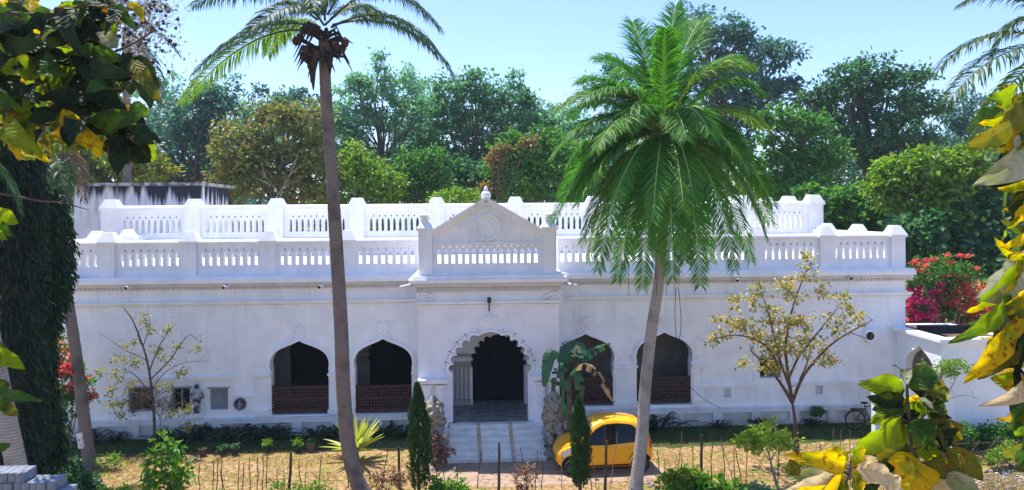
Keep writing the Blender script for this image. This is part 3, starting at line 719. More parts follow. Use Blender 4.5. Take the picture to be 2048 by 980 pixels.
def rdir(n): return unit(RNG.normal(size=(n, 3)))
def blob_leaves(blobs, clump_r, k, per, L, W, flat=0.55, updir=0.55):
    """leaf clumps through each blob's volume; returns P, A, N, L, W and clump centres per blob"""
    Ps, As, Ns, cl = [], [], [], []
    for c, r in blobs:
        c = np.array(c); r = np.array(r)
        m = max(4, int(3.3 * k * (r[0] * r[2]) / (clump_r ** 2)))
        d = rdir(m); rad = RNG.uniform(0.2, 1.0, (m, 1)) ** 0.55 * RNG.uniform(0.75, 1.32, (m, 1))
        cc = c + d * rad * r; cl.append(cc)
        n = m * per
        size = np.repeat(RNG.uniform(0.45, 1.35, (m, 1)), per, 0)
        q = RNG.normal(size=(n, 3)) * 0.5; q[:, 2] *= flat
        Ps.append(np.repeat(cc, per, 0) + q * clump_r * size)
        a = unit(q) * 0.6 + np.repeat(d, per, 0) * 0.35 + RNG.normal(size=(n, 3)) * 0.45; a[:, 2] -= 0.25
        As.append(a); nn = RNG.normal(size=(n, 3)) * 0.55; nn[:, 2] += updir; Ns.append(nn)
    P = np.concatenate(Ps); A = np.concatenate(As); N = np.concatenate(Ns); n = len(P)
    return P, A, N, L * RNG.uniform(0.65, 1.3, n), W * RNG.uniform(0.7, 1.25, n), cl

def limb_pts(a, b, bend=0.12, n=5):
    a, b = Vector(a), Vector(b); l = (b - a).length
    off = V(rnd.uniform(-1, 1), rnd.uniform(-1, 1), rnd.uniform(0, .8)) * l * bend
    return [a.lerp(b, i / n) + off * math.sin(math.pi * i / n) for i in range(n + 1)]

def tree(name, label, cat, Y, base, blobs_px, m, L=.32, W=.2, clump=.75, k=1.5, per=26, tr=.16, bark=BARK, group=None, top=None, depth=.8, flat=.55, twigs=3, ground=0.0, barkvis=True):
    s = (Y - CAMY) / F
    bx = at(base[0], 640, Y).x
    t = thing(name, label, cat, (bx, Y, ground), group)
    blobs = []
    for b in blobs_px:
        px, py, r = b[:3]; asp = b[3] if len(b) > 3 else 1.0
        dy = b[4] if len(b) > 4 else rnd.uniform(-.5, .5) * r * s
        c = at(px, py, Y + dy); blobs.append(((c.x, c.y, c.z), (r*s, r*s*depth, r*s*asp)))
    for c, r in list(blobs):
        for _ in range(2):                                                  # small outlying boughs keep the outline uneven
            a = rnd.uniform(-.3, 3.4); q = rnd.uniform(.3, .5); blobs.append(((c[0] + math.cos(a)*r[0]*1.0, c[1] + rnd.uniform(-.5, .5)*r[1], c[2] + math.sin(a)*r[2]*1.0), tuple(v*q for v in r)))
    P, A, N, LL, WW, cl = blob_leaves(blobs, clump, k, per, L, W, flat)
    ok = P[:, 2] > ground + .1
    leaves('crown', P[ok], A[ok], N[ok], LL[ok], WW[ok], m, t)
    mb = MB()
    cs = [Vector(b[0]) for b in blobs]; topz = min(max(ground + .8, sum(c.z for c in cs) / len(cs) - max(b[1][2] for b in blobs) * .55), max(c.z for c in cs))
    if top: topp = at(top[0], top[1], Y)
    else: topp = V(bx * .6 + .4 * sum(c.x for c in cs) / len(cs), Y, topz)
    mb.tube(limb_pts((bx, Y, ground - .1), topp, .04, 6), [tr * (1.35 if i == 0 else 1 - .5*i/6) for i in range(7)], 8)
    for i, c in enumerate(cs):
        st = V(bx, Y, ground).lerp(topp, rnd.uniform(.72, 1.0))
        lp = limb_pts(st, c, .12); r0 = tr * .5
        mb.tube(lp, [r0 * (1 - .6*j/5) for j in range(6)], 6)
        cc = cl[i]
        for q in RNG.permutation(len(cc))[:max(2, int(twigs * blobs[i][1][0]))]:
            b0 = lp[rnd.randint(2, 5)]; mb.tube(limb_pts(b0, cc[q], .12, 4), [r0*.32, r0*.26, r0*.2, r0*.14, r0*.08], 5, cap=False)
    mb.build('trunk', bark, t, smooth=True)
    return t

def frond(parent, p0, pc, p1, leaf, mats, n=64, hang=.5, w=.035, rach=RACHIS, r0=.035, spread=.8, lift=.25, seedtwist=.15, start=.14, name='frond', roll=None):
    p0, pc, p1 = np.array(p0), np.array(pc), np.array(p1)
    t = np.linspace(start, 1, n); T = t[:, None]
    C = (1-T)**2*p0 + 2*T*(1-T)*pc + T*T*p1
    D = unit(2*(1-T)*(pc-p0) + 2*T*(p1-pc))
    side = np.cross(pc - p0, p1 - p0)
    if np.linalg.norm(side) < 1e-4: side = np.cross(p1 - p0, (0.3, 1, .2))
    side = unit(side[None])[0]
    ch = unit((p1 - p0)[None])[0]; ro = roll if roll is not None else rnd.uniform(-.5, .5)
    side = side * math.cos(ro) + np.cross(ch, side) * math.sin(ro)
    vs, ix, mi = [], [], []
    prof = leaf * (np.sin(np.pi * np.clip(.12 + .80 * (t - start) / (1 - start), 0, 1)) ** .75)[:, None]
    g = np.array([0, 0, -1.0]); off = 0
    nrm = np.cross(D, side); nrm = np.where(nrm[:, 2:3] < 0, -nrm, nrm)
    for sg in (1, -1):
        j = RNG.normal(size=(n, 3)) * seedtwist
        d0 = unit(side * sg * spread + D * (.55 + .35*T) + nrm * lift + j * .6)
        d1 = unit(d0 + g * hang * .7 + j * .4); d2 = unit(d1 + g * hang * 1.3 + j * .4)
        L = prof * RNG.uniform(.8, 1.12, (n, 1)); wv = unit(np.cross(d0, nrm + RNG.normal(size=(n, 3)) * .35)) * w * (.6 + .4 * prof / leaf)
        a = C; b = a + d0 * L * .33; c = b + d1 * L * .34; e = c + d2 * L * .33
        q = np.stack([a - wv*.4, a + wv*.4, b - wv, b + wv, c - wv*.8, c + wv*.8, e], 1)
        o = off + (np.arange(n) * 7)[:, None]
        tri = np.concatenate([o, o+1, o+3, o, o+3, o+2, o+2, o+3, o+5, o+2, o+5, o+4, o+4, o+5, o+6], 1)
        vs.append(q.reshape(-1, 3)); ix.append(tri.ravel()); mi.append(np.zeros(n*5, int)); off += n * 7
    # midrib as part of the same leaf
    k = 12; tt = np.linspace(0, 1, k)[:, None]; R = (1-tt)**2*p0 + 2*tt*(1-tt)*pc + tt*tt*p1
    rb = MB().tube([tuple(x) for x in R], [r0 * (1 - .85*i/(k-1)) for i in range(k)], 5)
    tri = []
    for f in rb.f:
        for q in range(1, len(f) - 1): tri += [f[0] + off, f[q] + off, f[q+1] + off]
    vs.append(np.array(rb.v)); ix.append(np.array(tri)); mi.append(np.ones(len(tri)//3, int))
    return raw_mesh(name, np.concatenate(vs), 3, np.concatenate(ix), [mats, rach], parent, np.concatenate(mi))

def palm_trunk(pts_px, Y, r0, r1, m, parent, rings=70, foot=1.35):
    pts = [at(x, y, Y) for x, y in pts_px]
    pts = [V(*p) for p in smooth_curve([tuple(p) for p in pts], 6)]
    # resample
    tot = [0]
    for a, b in zip(pts[:-1], pts[1:]): tot.append(tot[-1] + (b - a).length)
    out, rad = [], []
    for i in range(rings * 2 + 1):
        u = tot[-1] * i / (rings * 2); j = max(0, min(len(pts) - 2, next((q for q in range(1, len(tot)) if tot[q] >= u), len(tot) - 1) - 1))
        f = (u - tot[j]) / max(1e-6, tot[j+1] - tot[j]); out.append(pts[j].lerp(pts[j+1], f))
        v = i / (rings * 2); r = r0 + (r1 - r0) * v
        if v < .08: r *= 1 + (foot - 1) * (1 - v / .08) ** 2
        rad.append(r * (1.014 if i % 2 else .986) * rnd.uniform(.985, 1.015))
    return MB().tube(out, rad, 12).build('trunk', m, parent, smooth=True)

# ------------------------------------------------------------------ trees behind the mansion
GB = 'trees behind the mansion'
tree('broadleaf_tree', 'hazy blue green tree behind the stained rooftop room', 'tree', 30, (400, 405), [(345, 250, 50), (400, 215, 52), (450, 200, 40), (370, 310, 45), (430, 275, 45), (320, 340, 40), (455, 330, 40)], G_BLUE, .4, .26, .8, 1.2, 26, .3, group=GB, top=(392, 330))
tree('olive_tree', 'olive brown bushy tree left of the coconut bearing palm trunk', 'tree', 19, (560, 400), [(480, 300, 48), (545, 255, 50), (610, 260, 45), (530, 330, 58), (610, 330, 55), (460, 360, 45), (645, 360, 40), (570, 380, 45)], G_OLIVE, .3, .2, .6, 1.5, 28, .2, group=GB)
mb_dry = thing('dead_shrub', 'leafless pale branching shrub in front of the olive brown tree', 'shrub', at(565, 400, 17.2).to_tuple())
mb = MB(); p = at(565, 420, 17.2)
for a, b in (((560, 400), (520, 340)), ((562, 380), (590, 320)), ((540, 370), (505, 355)), ((580, 350), (615, 325)), ((560, 400), (570, 345)), ((530, 355), (520, 325)), ((590, 330), (600, 300)), ((555, 390), (600, 360))):
    mb.tube(limb_pts(at(*a, 17.2), at(*b, 17.2 + rnd.uniform(-.5, .5)), .1, 4), [.05, .04, .03, .02, .012], 5)
mb.tube([V(p.x, 17.2, 7.7), at(560, 400, 17.2), at(562, 378, 17.2)], [.06, .045, .03], 6)
mb_dry.location = V(p.x, 17.2, 7.7); mb.build('branches', mat('dull_dry_bark', (.22, .19, .15), .95, .3, 6), mb_dry)
tree('airy_tree', 'tall airy pale green tree with sky showing through, right of the coconut bearing palm', 'tree', 34, (765, 405), [(705, 195, 36), (760, 160, 42), (810, 190, 44), (850, 235, 36), (720, 245, 38), (780, 240, 30), (690, 290, 32), (830, 290, 36), (745, 330, 30), (660, 250, 30), (665, 330, 34), (800, 330, 34)], G_PALE, .34, .23, .55, .95, 30, .17, group=GB, top=(768, 290), twigs=4)
tree('airy_tree', 'tall airy grey green tree just left of the pediment top', 'tree', 32, (930, 405), [(905, 180, 38), (960, 170, 34), (1010, 200, 44), (1060, 230, 34), (885, 240, 40), (945, 240, 44), (1030, 265, 38), (880, 300, 38), (955, 305, 42), (1090, 270, 36), (1060, 330, 40), (1130, 290, 34)], leafmat('grey_green_leaves', [(0.08, 0.23, 0.09), (0.12, 0.28, 0.12), (0.06, 0.18, 0.09), (0.16, 0.30, 0.13)], .5), 0.34, .23, .58, 1.05, 30, .18, group=GB, top=(940, 300), twigs=4)
tree('bushy_tree', 'bright lime green bushy tree low beside the coconut bearing palm trunk', 'tree', 20, (730, 405), [(705, 330, 34), (740, 360, 40), (690, 375, 36), (770, 385, 34), (650, 390, 30)], G_LIME, .3, .2, .5, 1.6, 26, .14, group=GB)
tree('bushy_tree', 'fresh green bushy tree low in front of the airy trees', 'tree', 22, (840, 405), [(800, 345, 36), (850, 340, 40), (830, 385, 40), (780, 385, 30), (885, 375, 30)], G_MID, .32, .2, .55, 1.6, 26, .14, group=GB)
tree('creeper_bush', 'low lime green creeper just above the parapet left of the pediment', 'bush', 14.6, (905, 405), [(880, 396, 16, .7), (915, 392, 18, .7), (945, 398, 14, .7)], G_LIME, .22, .15, .3, 2.2, 20, .05, group=GB, ground=6.5)
tree('rusty_tree', 'rust tinted green tree behind the right slope of the pediment', 'tree', 20, (1060, 405), [(1005, 325, 34), (1055, 310, 44), (1110, 300, 40), (1150, 330, 44), (1040, 370, 42), (1100, 370, 48), (1160, 385, 38)], G_MID, .3, .2, .55, 1.7, 28, .18, group=GB)
tree('rusty_tree', 'small rust orange bush poking out above the pediment', 'bush', 19, (1000, 405), [(988, 330, 15), (1006, 308, 12), (985, 375, 13), (1060, 290, 10)], G_RUST, .26, .17, .4, 1.7, 22, .08, group=GB)
tree('tall_tree', 'tallest dark tree rising behind the large palm', 'tree', 30, (1440, 405), [(1390, 60, 36), (1450, 80, 42), (1500, 105, 38), (1555, 110, 34), (1420, 150, 50), (1500, 180, 52), (1560, 190, 36), (1230, 170, 40), (1260, 250, 46), (1480, 260, 52), (1210, 330, 44), (1310, 330, 48)], G_BLUE, .4, .26, .7, 1.4, 28, .34, group=GB)
tree('tall_tree', 'broad dark blue green tree behind the right end of the upper parapet', 'tree', 28, (1700, 405), [(1690, 160, 36), (1750, 145, 38), (1810, 160, 38), (1640, 205, 46), (1715, 215, 50), (1790, 220, 50), (1850, 205, 32), (1660, 280, 50), (1755, 290, 56), (1830, 275, 36), (1790, 350, 46)], G_DARK, .38, .25, .7, 1.5, 28, .34, group=GB, top=(1745, 280))
tree('layered_tree', 'mid green tree with layered branches between the large palm and the dark tree', 'tree', 22, (1610, 405), [(1560, 235, 40, .6), (1620, 250, 46, .6), (1570, 300, 46, .6), (1650, 320, 50, .6), (1560, 350, 44, .7), (1620, 375, 44, .7), (1545, 395, 34)], G_MID, .36, .24, .6, 1.7, 28, .22, group=GB, top=(1610, 300))
tree('bluish_tree', 'far bluish tree seen under the frond tips at the right edge', 'tree', 42, (1935, 405), [(1915, 235, 32), (1955, 225, 32), (1925, 285, 36), (1985, 270, 36), (1960, 320, 40)], G_BLUE, .45, .3, .8, 1.4, 26, .28, group=GB)
tree('glossy_bush', 'glossy broad leaved bush right behind the upper parapet corner', 'bush', 13.5, (1680, 470), [(1640, 405, 38, .7), (1700, 400, 40, .7), (1620, 440, 36), (1690, 445, 46), (1745, 440, 32), (1730, 490, 36), (1780, 500, 34)], G_MID, .42, .3, .5, 1.9, 20, .1, group=GB)
tree('yellow_green_tree', 'yellow green tree with dark hollows above the bougainvillea', 'tree', 10, (1890, 520), [(1800, 350, 36, .7), (1860, 345, 46, .7), (1925, 350, 46), (1980, 390, 46), (1840, 400, 46), (1900, 420, 52), (1780, 380, 34), (1940, 330, 34)], G_LIME, .36, .25, .5, 1.6, 22, .2, group=GB, top=(1880, 420))
tree('dark_bush', 'dark glossy bush below the yellow green tree at the right', 'bush', 9, (1930, 560), [(1830, 470, 44), (1900, 470, 54), (1975, 470, 54), (1860, 525, 44), (1950, 520, 46), (2020, 500, 46), (2010, 420, 40)], G_DARK, .4, .27, .5, 1.8, 22, .12, group=GB)
tree('rain_tree', 'sunlit olive green tree above the stained rooftop room', 'tree', 26, (215, 405), [(180, 285, 44), (240, 300, 44), (150, 335, 44), (290, 345, 40), (210, 350, 50), (120, 290, 50), (100, 240, 50)], G_YG, .34, .22, .6, 1.5, 26, .25, group=GB)
tree('rain_tree', 'dim olive tree behind the hanging left foliage', 'tree', 22, (40, 405), [(20, 280, 70), (70, 350, 60), (10, 380, 70), (100, 400, 50)], G_OLIVE, .34, .22, .6, 1.4, 24, .25, group=GB)
tree('shadow_tree', 'deep blue green thicket right behind the pediment finial', 'tree', 26, (930, 405), [(900, 360, 36), (820, 370, 40), (760, 365, 40), (700, 350, 40), (945, 365, 40), (985, 370, 36), (860, 380, 34), (1020, 385, 34)], G_DARK, .4, .22, .6, 1.7, 26, .15, group=GB)
tree('rain_tree', 'bluish green tree filling the gap between the olive tree and the hazy tree', 'tree', 33, (470, 405), [(430, 330, 50), (480, 350, 50), (380, 370, 46), (320, 375, 46), (540, 220, 40), (590, 215, 36)], G_BLUE, .4, .26, .75, 1.3, 26, .2, group=GB)
tree('rain_tree', 'pale green tree behind the left half of the large palm crown', 'tree', 30, (1200, 405), [(1130, 250, 36), (1170, 290, 44), (1220, 310, 50), (1280, 340, 50), (1180, 350, 50), (1340, 350, 50), (1400, 330, 50), (1460, 350, 50)], G_PALE, .4, .26, .7, 1.3, 26, .2, group=GB)
tree('rain_tree', 'blue green tree low behind the dark tree at the right', 'tree', 36, (1850, 405), [(1860, 300, 50), (1800, 330, 50), (1740, 350, 50), (1900, 340, 50), (2000, 350, 60), (1960, 380, 50), (1680, 360, 50)], G_BLUE, .42, .28, .8, 1.4, 26, .2, group=GB)
for i, (lb, bl) in enumerate((('pale hazy green tree behind the stained rooftop room and the olive tree', [(300, 210, 44), (350, 190, 40), (320, 270, 50), (400, 270, 50), (280, 320, 50), (470, 230, 40), (520, 260, 44), (570, 290, 44), (440, 310, 50)]), ('pale hazy green tree filling the gap between the two airy trees', [(650, 260, 44), (700, 230, 40), (690, 320, 50), (790, 290, 46), (850, 200, 40), (870, 280, 46), (620, 320, 46), (830, 340, 46)]), ('pale hazy green tree between the airy trees and the large palm', [(960, 240, 44), (1040, 230, 40), (1090, 250, 40), (1000, 310, 50), (1080, 320, 46), (1140, 300, 46), (920, 330, 46)]))):
    tree('hazy_tree', lb, 'tree', 46 + 2*i, (bl[3][0], 405), bl, G_PALE, .42, .28, .8, 1.0, 26, .2, group=GB, twigs=2)
# far wood closing the horizon, one mass
P, A_, N_, LL, WW, cl = blob_leaves([((x, 70 + 8*math.sin(x*.3), 4.5 + 2.0*math.sin(x*.17) + 1.2*math.sin(x*.51)), (6, 4, 6.5)) for x in range(-75, 90, 5)], 1.2, 1.2, 26, .8, .55)
tag(leaves('far_woods', P, A_, N_, LL, WW, G_BLUE), 'far blue green wood closing the view behind the nearer trees', 'woods', kind='stuff')

# bougainvilleas
def bougain(name, label, Y, base, blobs, mats, L=.13, ground=0.0):
    """blobs: (px, py, r, flower share, which colour)"""
    s = (Y - CAMY) / F; bx = at(base[0], 640, Y).x; t = thing(name, label, 'flowering shrub', (bx, Y, ground))
    bl = [(tuple(at(x, y, Y + rnd.uniform(-.3, .3))), (r*s, r*s*.7, r*s)) for x, y, r, q, k in blobs]
    P, A, N, LL, WW, cl = blob_leaves(bl, .3, 1.5, 26, L, L*.8)
    leaves('foliage', P, A, N, LL, WW, G_MID, t)
    Ps, mi = [], []
    for b, sp in zip(bl, blobs):
        if sp[3] <= 0: continue
        r = blob_leaves([b], .2, .75 * sp[3], 22, L, L*.95); Ps.append(r[:5]); mi += [sp[4]] * len(r[0])
    P, A, N, LL, WW = [np.concatenate(q) for q in zip(*Ps)]
    leaves('flowers', P + np.array([0, -.15, .06]), A, N, LL, WW, mats, t, mi=np.array(mi))
    mb = MB()
    for c, r in bl: mb.tube(limb_pts((bx, Y, ground), c, .1), [.05, .04, .035, .03, .02, .01], 5)
    mb.build('stems', BARKDRY, t)
bougain('bougainvillea', 'magenta and coral bougainvillea behind the right end of the mansion', 3.2, (1870, 600), [(1835, 545, 30, .25, 1), (1880, 540, 36, .15, 1), (1925, 548, 32, .3, 1), (1825, 575, 20, .8, 0), (1840, 612, 34, 1.2, 0), (1885, 600, 36, .25, 1), (1925, 598, 34, 1.0, 1), (1845, 648, 30, 1.3, 0), (1900, 650, 36, .5, 1), (1955, 640, 32, 1.0, 1), (1970, 590, 30, .7, 1), (1875, 575, 24, .5, 0)], [PINK, CORAL])
bougain('bougainvillea', 'red and orange bougainvillea behind the leaning white banded palm trunk', -3.0, (125, 800), [(115, 695, 22, .8, 1), (140, 735, 24, 1.2, 0), (110, 745, 28, .5, 0), (140, 780, 26, .3, 0), (100, 790, 30, .2, 0), (162, 770, 16, .6, 0), (90, 700, 24, .6, 1), (125, 815, 22, 0, 0), (175, 790, 8, 1, 0)], [CORAL, leafmat('orange_bracts', [(.55, .22, .04), (.5, .3, .05), (.5, .06, .05)], .4)])

# ------------------------------------------------------------------ coconut palms
NUT = mat('brown_coconut', (0.075, 0.045, 0.025), 0.8, 0.5, 5)
SPATHE = mat('dry_spathe', (0.05, 0.035, 0.028), 0.9, 0.5, 6)
def palm_fronds(t, Y, specs, leaf, mats_of, n=60, r0=.035, w=.033, rach=RACHIS):
    for i, sp in enumerate(specs):
        (a, b, c), dy1, dy2 = sp[:3], sp[3], sp[4]; hang = sp[5] if len(sp) > 5 else .5; kind = sp[6] if len(sp) > 6 else 0
        frond(t, at(*a, Y), at(*b, Y + dy1), at(*c, Y + dy2), leaf * (.78 if hang < .3 and dy1 < 0 else 1) * rnd.uniform(.9, 1.1), mats_of[kind], n, hang, w, rach if kind != 2 else RACHISD, r0, roll=rnd.uniform(-.3, .3), lift=-.22 if hang < .3 and dy1 < 0 else .25)
YA = gr(722, 1004).y
pa = thing('coconut_palm', 'tall coconut palm with curved trunk and brown coconuts left of the portico', 'palm', gr(722, 1004).to_tuple())
palm_trunk([(735, 1010), (703, 925), (688, 800), (682, 650), (672, 480), (662, 320), (652, 190), (648, 80)], YA, .235, .165, BARKPALM, pa, foot=1.5)
S = [((630, 62), (500, 40), (365, 205), .6, .9, 1.0, 1), ((632, 55), (510, 15), (385, 150), -.5, -1.0, 1.0, 0), ((635, 40), (520, -60), (385, 12), .2, .8, 1.0, 0), ((638, 30), (545, -95), (400, -60), -.5, -1.2, .8, 0),
     ((662, 55), (800, -25), (905, 150), -.3, -.7, 1.05, 0), ((665, 50), (790, 15), (870, 110), .8, 1.6, 1.0, 0), ((660, 40), (770, -80), (880, 60), .3, 1.2, 1.0, 0), ((655, 30), (740, -130), (850, -60), -.8, -1.6, .8, 0),
     ((645, 30), (620, -150), (560, -190), .5, 1.2, .5, 0), ((650, 30), (670, -160), (730, -190), -.5, -1.2, .5, 0), ((648, 50), (600, -30), (500, 60), -1.8, -2.8, 1.0, 0), ((650, 50), (720, -20), (760, 40), 2.0, 3.4, 1.0, 0),
     ((640, 55), (580, 10), (535, 110), 1.8, 2.8, 1.1, 1), ((650, 40), (640, -60), (625, 20), -2.2, -3.2, 1.2, 0), ((650, 40), (640, -90), (680, -20), 2.4, 3.4, .9, 0)]
palm_fronds(pa, YA, S, .95, [PALMD, PALMY, PALMDRY], 120, .04, .021, RACHISD)
mb = MB()
for i in range(40):                                                          # dry sheaths and stalks below the crown
    a = rnd.uniform(0, 6.28); p = at(648, 95 + rnd.uniform(-30, 25), YA); r = rnd.uniform(.3, .75)
    q = p + V(math.cos(a)*r, math.sin(a)*r, rnd.uniform(-.15, .35)); e = q + V(math.cos(a)*.25, math.sin(a)*.25, -rnd.uniform(.1, .55))
    mb.tube([p, q, e], [.045, .03 + .04*rnd.random(), .008], 6)
for a, b in (((630, 100), (627, 180)), ((636, 110), (622, 165)), ((665, 90), (660, 150))): mb.tube([at(*a, YA - .25), at((a[0]+b[0])/2 - 4, (a[1]+b[1])/2, YA - .35), at(*b, YA - .3)], [.07, .11, .02], 7)
mb.build('dry_sheaths', SPATHE, pa)
for i, (x, y) in enumerate(((612, 100), (626, 104), (615, 118), (630, 120), (607, 112), (622, 132), (634, 108), (684, 98), (676, 108), (690, 86), (600, 76), (592, 82), (672, 92), (655, 118))):
    c = at(x, y, YA - .35 + .15*(i % 3)); MB().lathe([(.02, -.15), (.085, -.1), (.12, 0), (.1, .09), (.03, .14)], c, 10).build('coconut', NUT, pa, smooth=True)
YB = gr(1270, 992).y
pb = thing('coconut_palm', 'large lush palm with full drooping green crown right of the portico', 'palm', gr(1270, 992).to_tuple())
palm_trunk([(1268, 1000), (1283, 880), (1290, 780), (1303, 660), (1318, 560), (1327, 430), (1330, 290)], YB, .20, .135, BARKGREY, pb, foot=1.5)
o = (1330, 268)
S = [((1330, 250), (1330, 120), (1352, 12), .5, 1.2, .1, 0), ((1334, 255), (1352, 110), (1400, 40), .8, 2.0, .2, 0), ((1322, 255), (1300, 120), (1265, 45), .6, 1.5, .2, 0), ((1328, 255), (1325, 130), (1330, 60), -.8, -1.6, .2, 0),
     ((1320, 258), (1270, 110), (1195, 120), .3, 1.0, .5, 0), ((1318, 262), (1240, 140), (1160, 165), -.4, -.4, .5, 0), ((1316, 265), (1215, 165), (1140, 235), .6, 1.4, .6, 0), ((1316, 270), (1220, 220), (1140, 330), -.2, -.4, .7, 0), ((1314, 275), (1215, 240), (1150, 400), .8, 1.4, .8, 1),
     ((1340, 258), (1400, 100), (1475, 130), .4, 1.1, .5, 0), ((1342, 260), (1440, 120), (1520, 190), -.4, -.6, .5, 0), ((1342, 264), (1450, 170), (1528, 260), .5, 1.2, .6, 1), ((1344, 270), (1440, 200), (1500, 330), -.5, -1.0, .8, 0),
     ((1330, 270), (1270, 140), (1255, 260), -1.2, -2.2, .9, 0), ((1335, 270), (1400, 150), (1430, 280), -1.2, -2.2, .9, 0), ((1318, 285), (1235, 290), (1165, 480), -.6, -.8, .9, 1), ((1318, 288), (1245, 300), (1195, 540), -1.2, -1.6, .9, 0),
     ((1322, 290), (1275, 320), (1235, 560), -1.8, -2.2, .7, 0), ((1326, 292), (1300, 300), (1285, 575), -2.2, -2.5, .6, 0), ((1332, 292), (1340, 290), (1345, 555), -2.6, -2.8, .5, 0), ((1338, 290), (1385, 300), (1400, 570), -2.2, -2.4, .6, 0), ((1342, 286), (1430, 290), (1470, 540), -1.6, -2.2, .8, 0),
     ((1344, 284), (1460, 270), (1530, 470), -.7, -1.0, .9, 0), ((1344, 280), (1470, 240), (1545, 410), .3, .5, .9, 0), ((1340, 285), (1430, 280), (1500, 520), .8, 1.6, .9, 0), ((1320, 285), (1230, 280), (1180, 520), 1.0, 1.6, .9, 1),
     ((1325, 288), (1290, 260), (1260, 500), 2.2, 2.8, .8, 0), ((1338, 288), (1370, 260), (1420, 520), 2.2, 2.8, .8, 0), ((1330, 290), (1320, 320), (1310, 500), -1.4, -1.6, .5, 0), ((1330, 290), (1365, 330), (1370, 520), -1.5, -1.8, .5, 0)]
for i in range(24):
    a = rnd.uniform(0, 6.283); el = rnd.uniform(-.25, 1.1); l = rnd.uniform(190, 255); hx, hy = math.cos(a), math.sin(a)
    cx_, cy_ = 1330 + hx*l*.5*math.cos(el), 270 - l*.62*math.sin(el) - 38; ex, ey = 1330 + hx*l*.95*math.cos(el*.6), 270 - l*math.sin(el)*.75 + l*(.62 - .5*max(0, el))
    S.append(((1330, 270), (cx_, cy_), (ex, ey), hy*l*.5/66*math.cos(el), hy*l*.95/66*math.cos(el*.6), .55, 1 if i % 4 == 0 else 0))
S = [(sp[:5] + ((.22 if sp[3] <= -1.2 else sp[5]),) + sp[6:]) for sp in S]
palm_fronds(pb, YB, S, 1.08, [PALMG, PALMY, PALMDRY], 150, .042, .019, mat('pale_midrib', (.34, .40, .10), .5))
mb = MB()
for i in range(14):
    a = rnd.uniform(0, 6.28); p = at(1330, 275 + rnd.uniform(-12, 25), YB); q = p + V(math.cos(a)*.3, math.sin(a)*.3, rnd.uniform(-.05, .2)); mb.tube([p, q, q + V(math.cos(a)*.15, math.sin(a)*.15, -rnd.uniform(.1, .5))], [.05, .04, .01], 5)
for x in (1310, 1330, 1347, 1255): mb.tube([at(1330, 300, YB), at(x, 470, YB - .2), at(x + 3, 590, YB - .15)], [.02, .014, .006], 5)
mb.build('dry_sheaths', SPATHE, pb)
# leaning palm at the left, crown lost in the hanging leaves
YC = gr(180, 936).y
pcm = thing('coconut_palm', 'leaning palm trunk with a white painted band in front of the left wall', 'palm', gr(180, 936).to_tuple())
palm_trunk([(182, 940), (172, 870), (160, 770), (148, 680), (134, 590), (112, 450), (95, 320)], YC, .215, .15, BARKPALM, pcm)
bt = [at(171, 893, YC), at(166, 862, YC)]; MB().tube([bt[0], bt[0].lerp(bt[1], .5), bt[1]], [.222, .224, .219], 14, cap=False).build('painted_band', mat('flaking_white_paint', (.7, .7, .68), .9, scale=6, col2=(.25, .22, .2), thr=(.5, .72)), pcm)
S = [((95, 315), (150, 250), (165, 400), -.6, -1.0, .9, 2), ((95, 315), (60, 290), (85, 450), -1.4, -2.0, .9, 0), ((95, 315), (130, 280), (120, 440), -1.6, -2.0, .8, 0), ((95, 310), (170, 210), (240, 290), .3, .6, .8, 0), ((95, 310), (20, 230), (-40, 330), 0, .3, .8, 0), ((95, 310), (110, 180), (180, 190), 1, 2, .6, 0), ((95, 312), (160, 230), (215, 330), -1.2, -2.0, .9, 1), ((95, 312), (60, 190), (10, 200), -1, -1.5, .6, 0)]
palm_fronds(pcm, YC, S, .8, [PALMD, PALMY, PALMDRY], 50, .035, .03, RACHISD)
# palm far behind, at the upper left
YD = 12.0
pd_ = thing('palm_tree', 'distant palm crown half hidden behind the berry sprays', 'palm', V(X(250, YD), YD, 0).to_tuple())
palm_trunk([(250, 900), (255, 500), (252, 60)], YD, .25, .2, BARKPALM, pd_)
S = [((252, 60), (300, 30), (358, 110), 0, 0, .8, 0), ((252, 60), (290, -10), (340, 20), .5, .8, .6, 0), ((252, 60), (190, 20), (150, 110), 0, .4, .8, 0), ((252, 60), (290, 90), (330, 180), -.5, -1, .8, 0), ((252, 60), (240, -60), (200, -70), .5, .5, .5, 0), ((252, 60), (270, 70), (280, 170), -1.5, -2, .8, 2)]
palm_fronds(pd_, YD, S, 1.0, [PALMD, PALMY, PALMDRY], 44, .05, .045, RACHISD)
# palm beyond the right edge, fronds reach in
YE = -13.0
pe = thing('coconut_palm', 'palm at the right edge whose long fronds arch in against the sky', 'palm', V(at(2150, 100, YE).x, YE, 0).to_tuple())
palm_trunk([(2165, 1300), (2160, 700), (2150, 90)], YE, .22, .16, BARKGREY, pe)
S = [((2145, 80), (1960, 30), (1868, 150), 0, 0, .9, 0), ((2145, 90), (1990, 70), (1895, 205), -.5, -.8, .9, 0), ((2145, 85), (2010, 130), (1940, 310), -.4, -.6, 1.0, 1), ((2145, 70), (2020, -50), (1920, 12), .3, .6, .7, 0), ((2145, 60), (2060, -90), (1990, -60), 0, .3, .5, 0), ((2145, 80), (2040, -20), (1985, 110), .8, 1.3, .9, 0), ((2145, 100), (2040, 170), (2010, 420), .6, .9, 1.0, 1), ((2150, 80), (2250, 0), (2350, 90), 0, 0, .8, 0), ((2150, 80), (2200, -80), (2280, -60), 0, 0, .6, 0)]
palm_fronds(pe, YE, S, .75, [PALMD, PALMY, PALMDRY], 70, .03, .022)
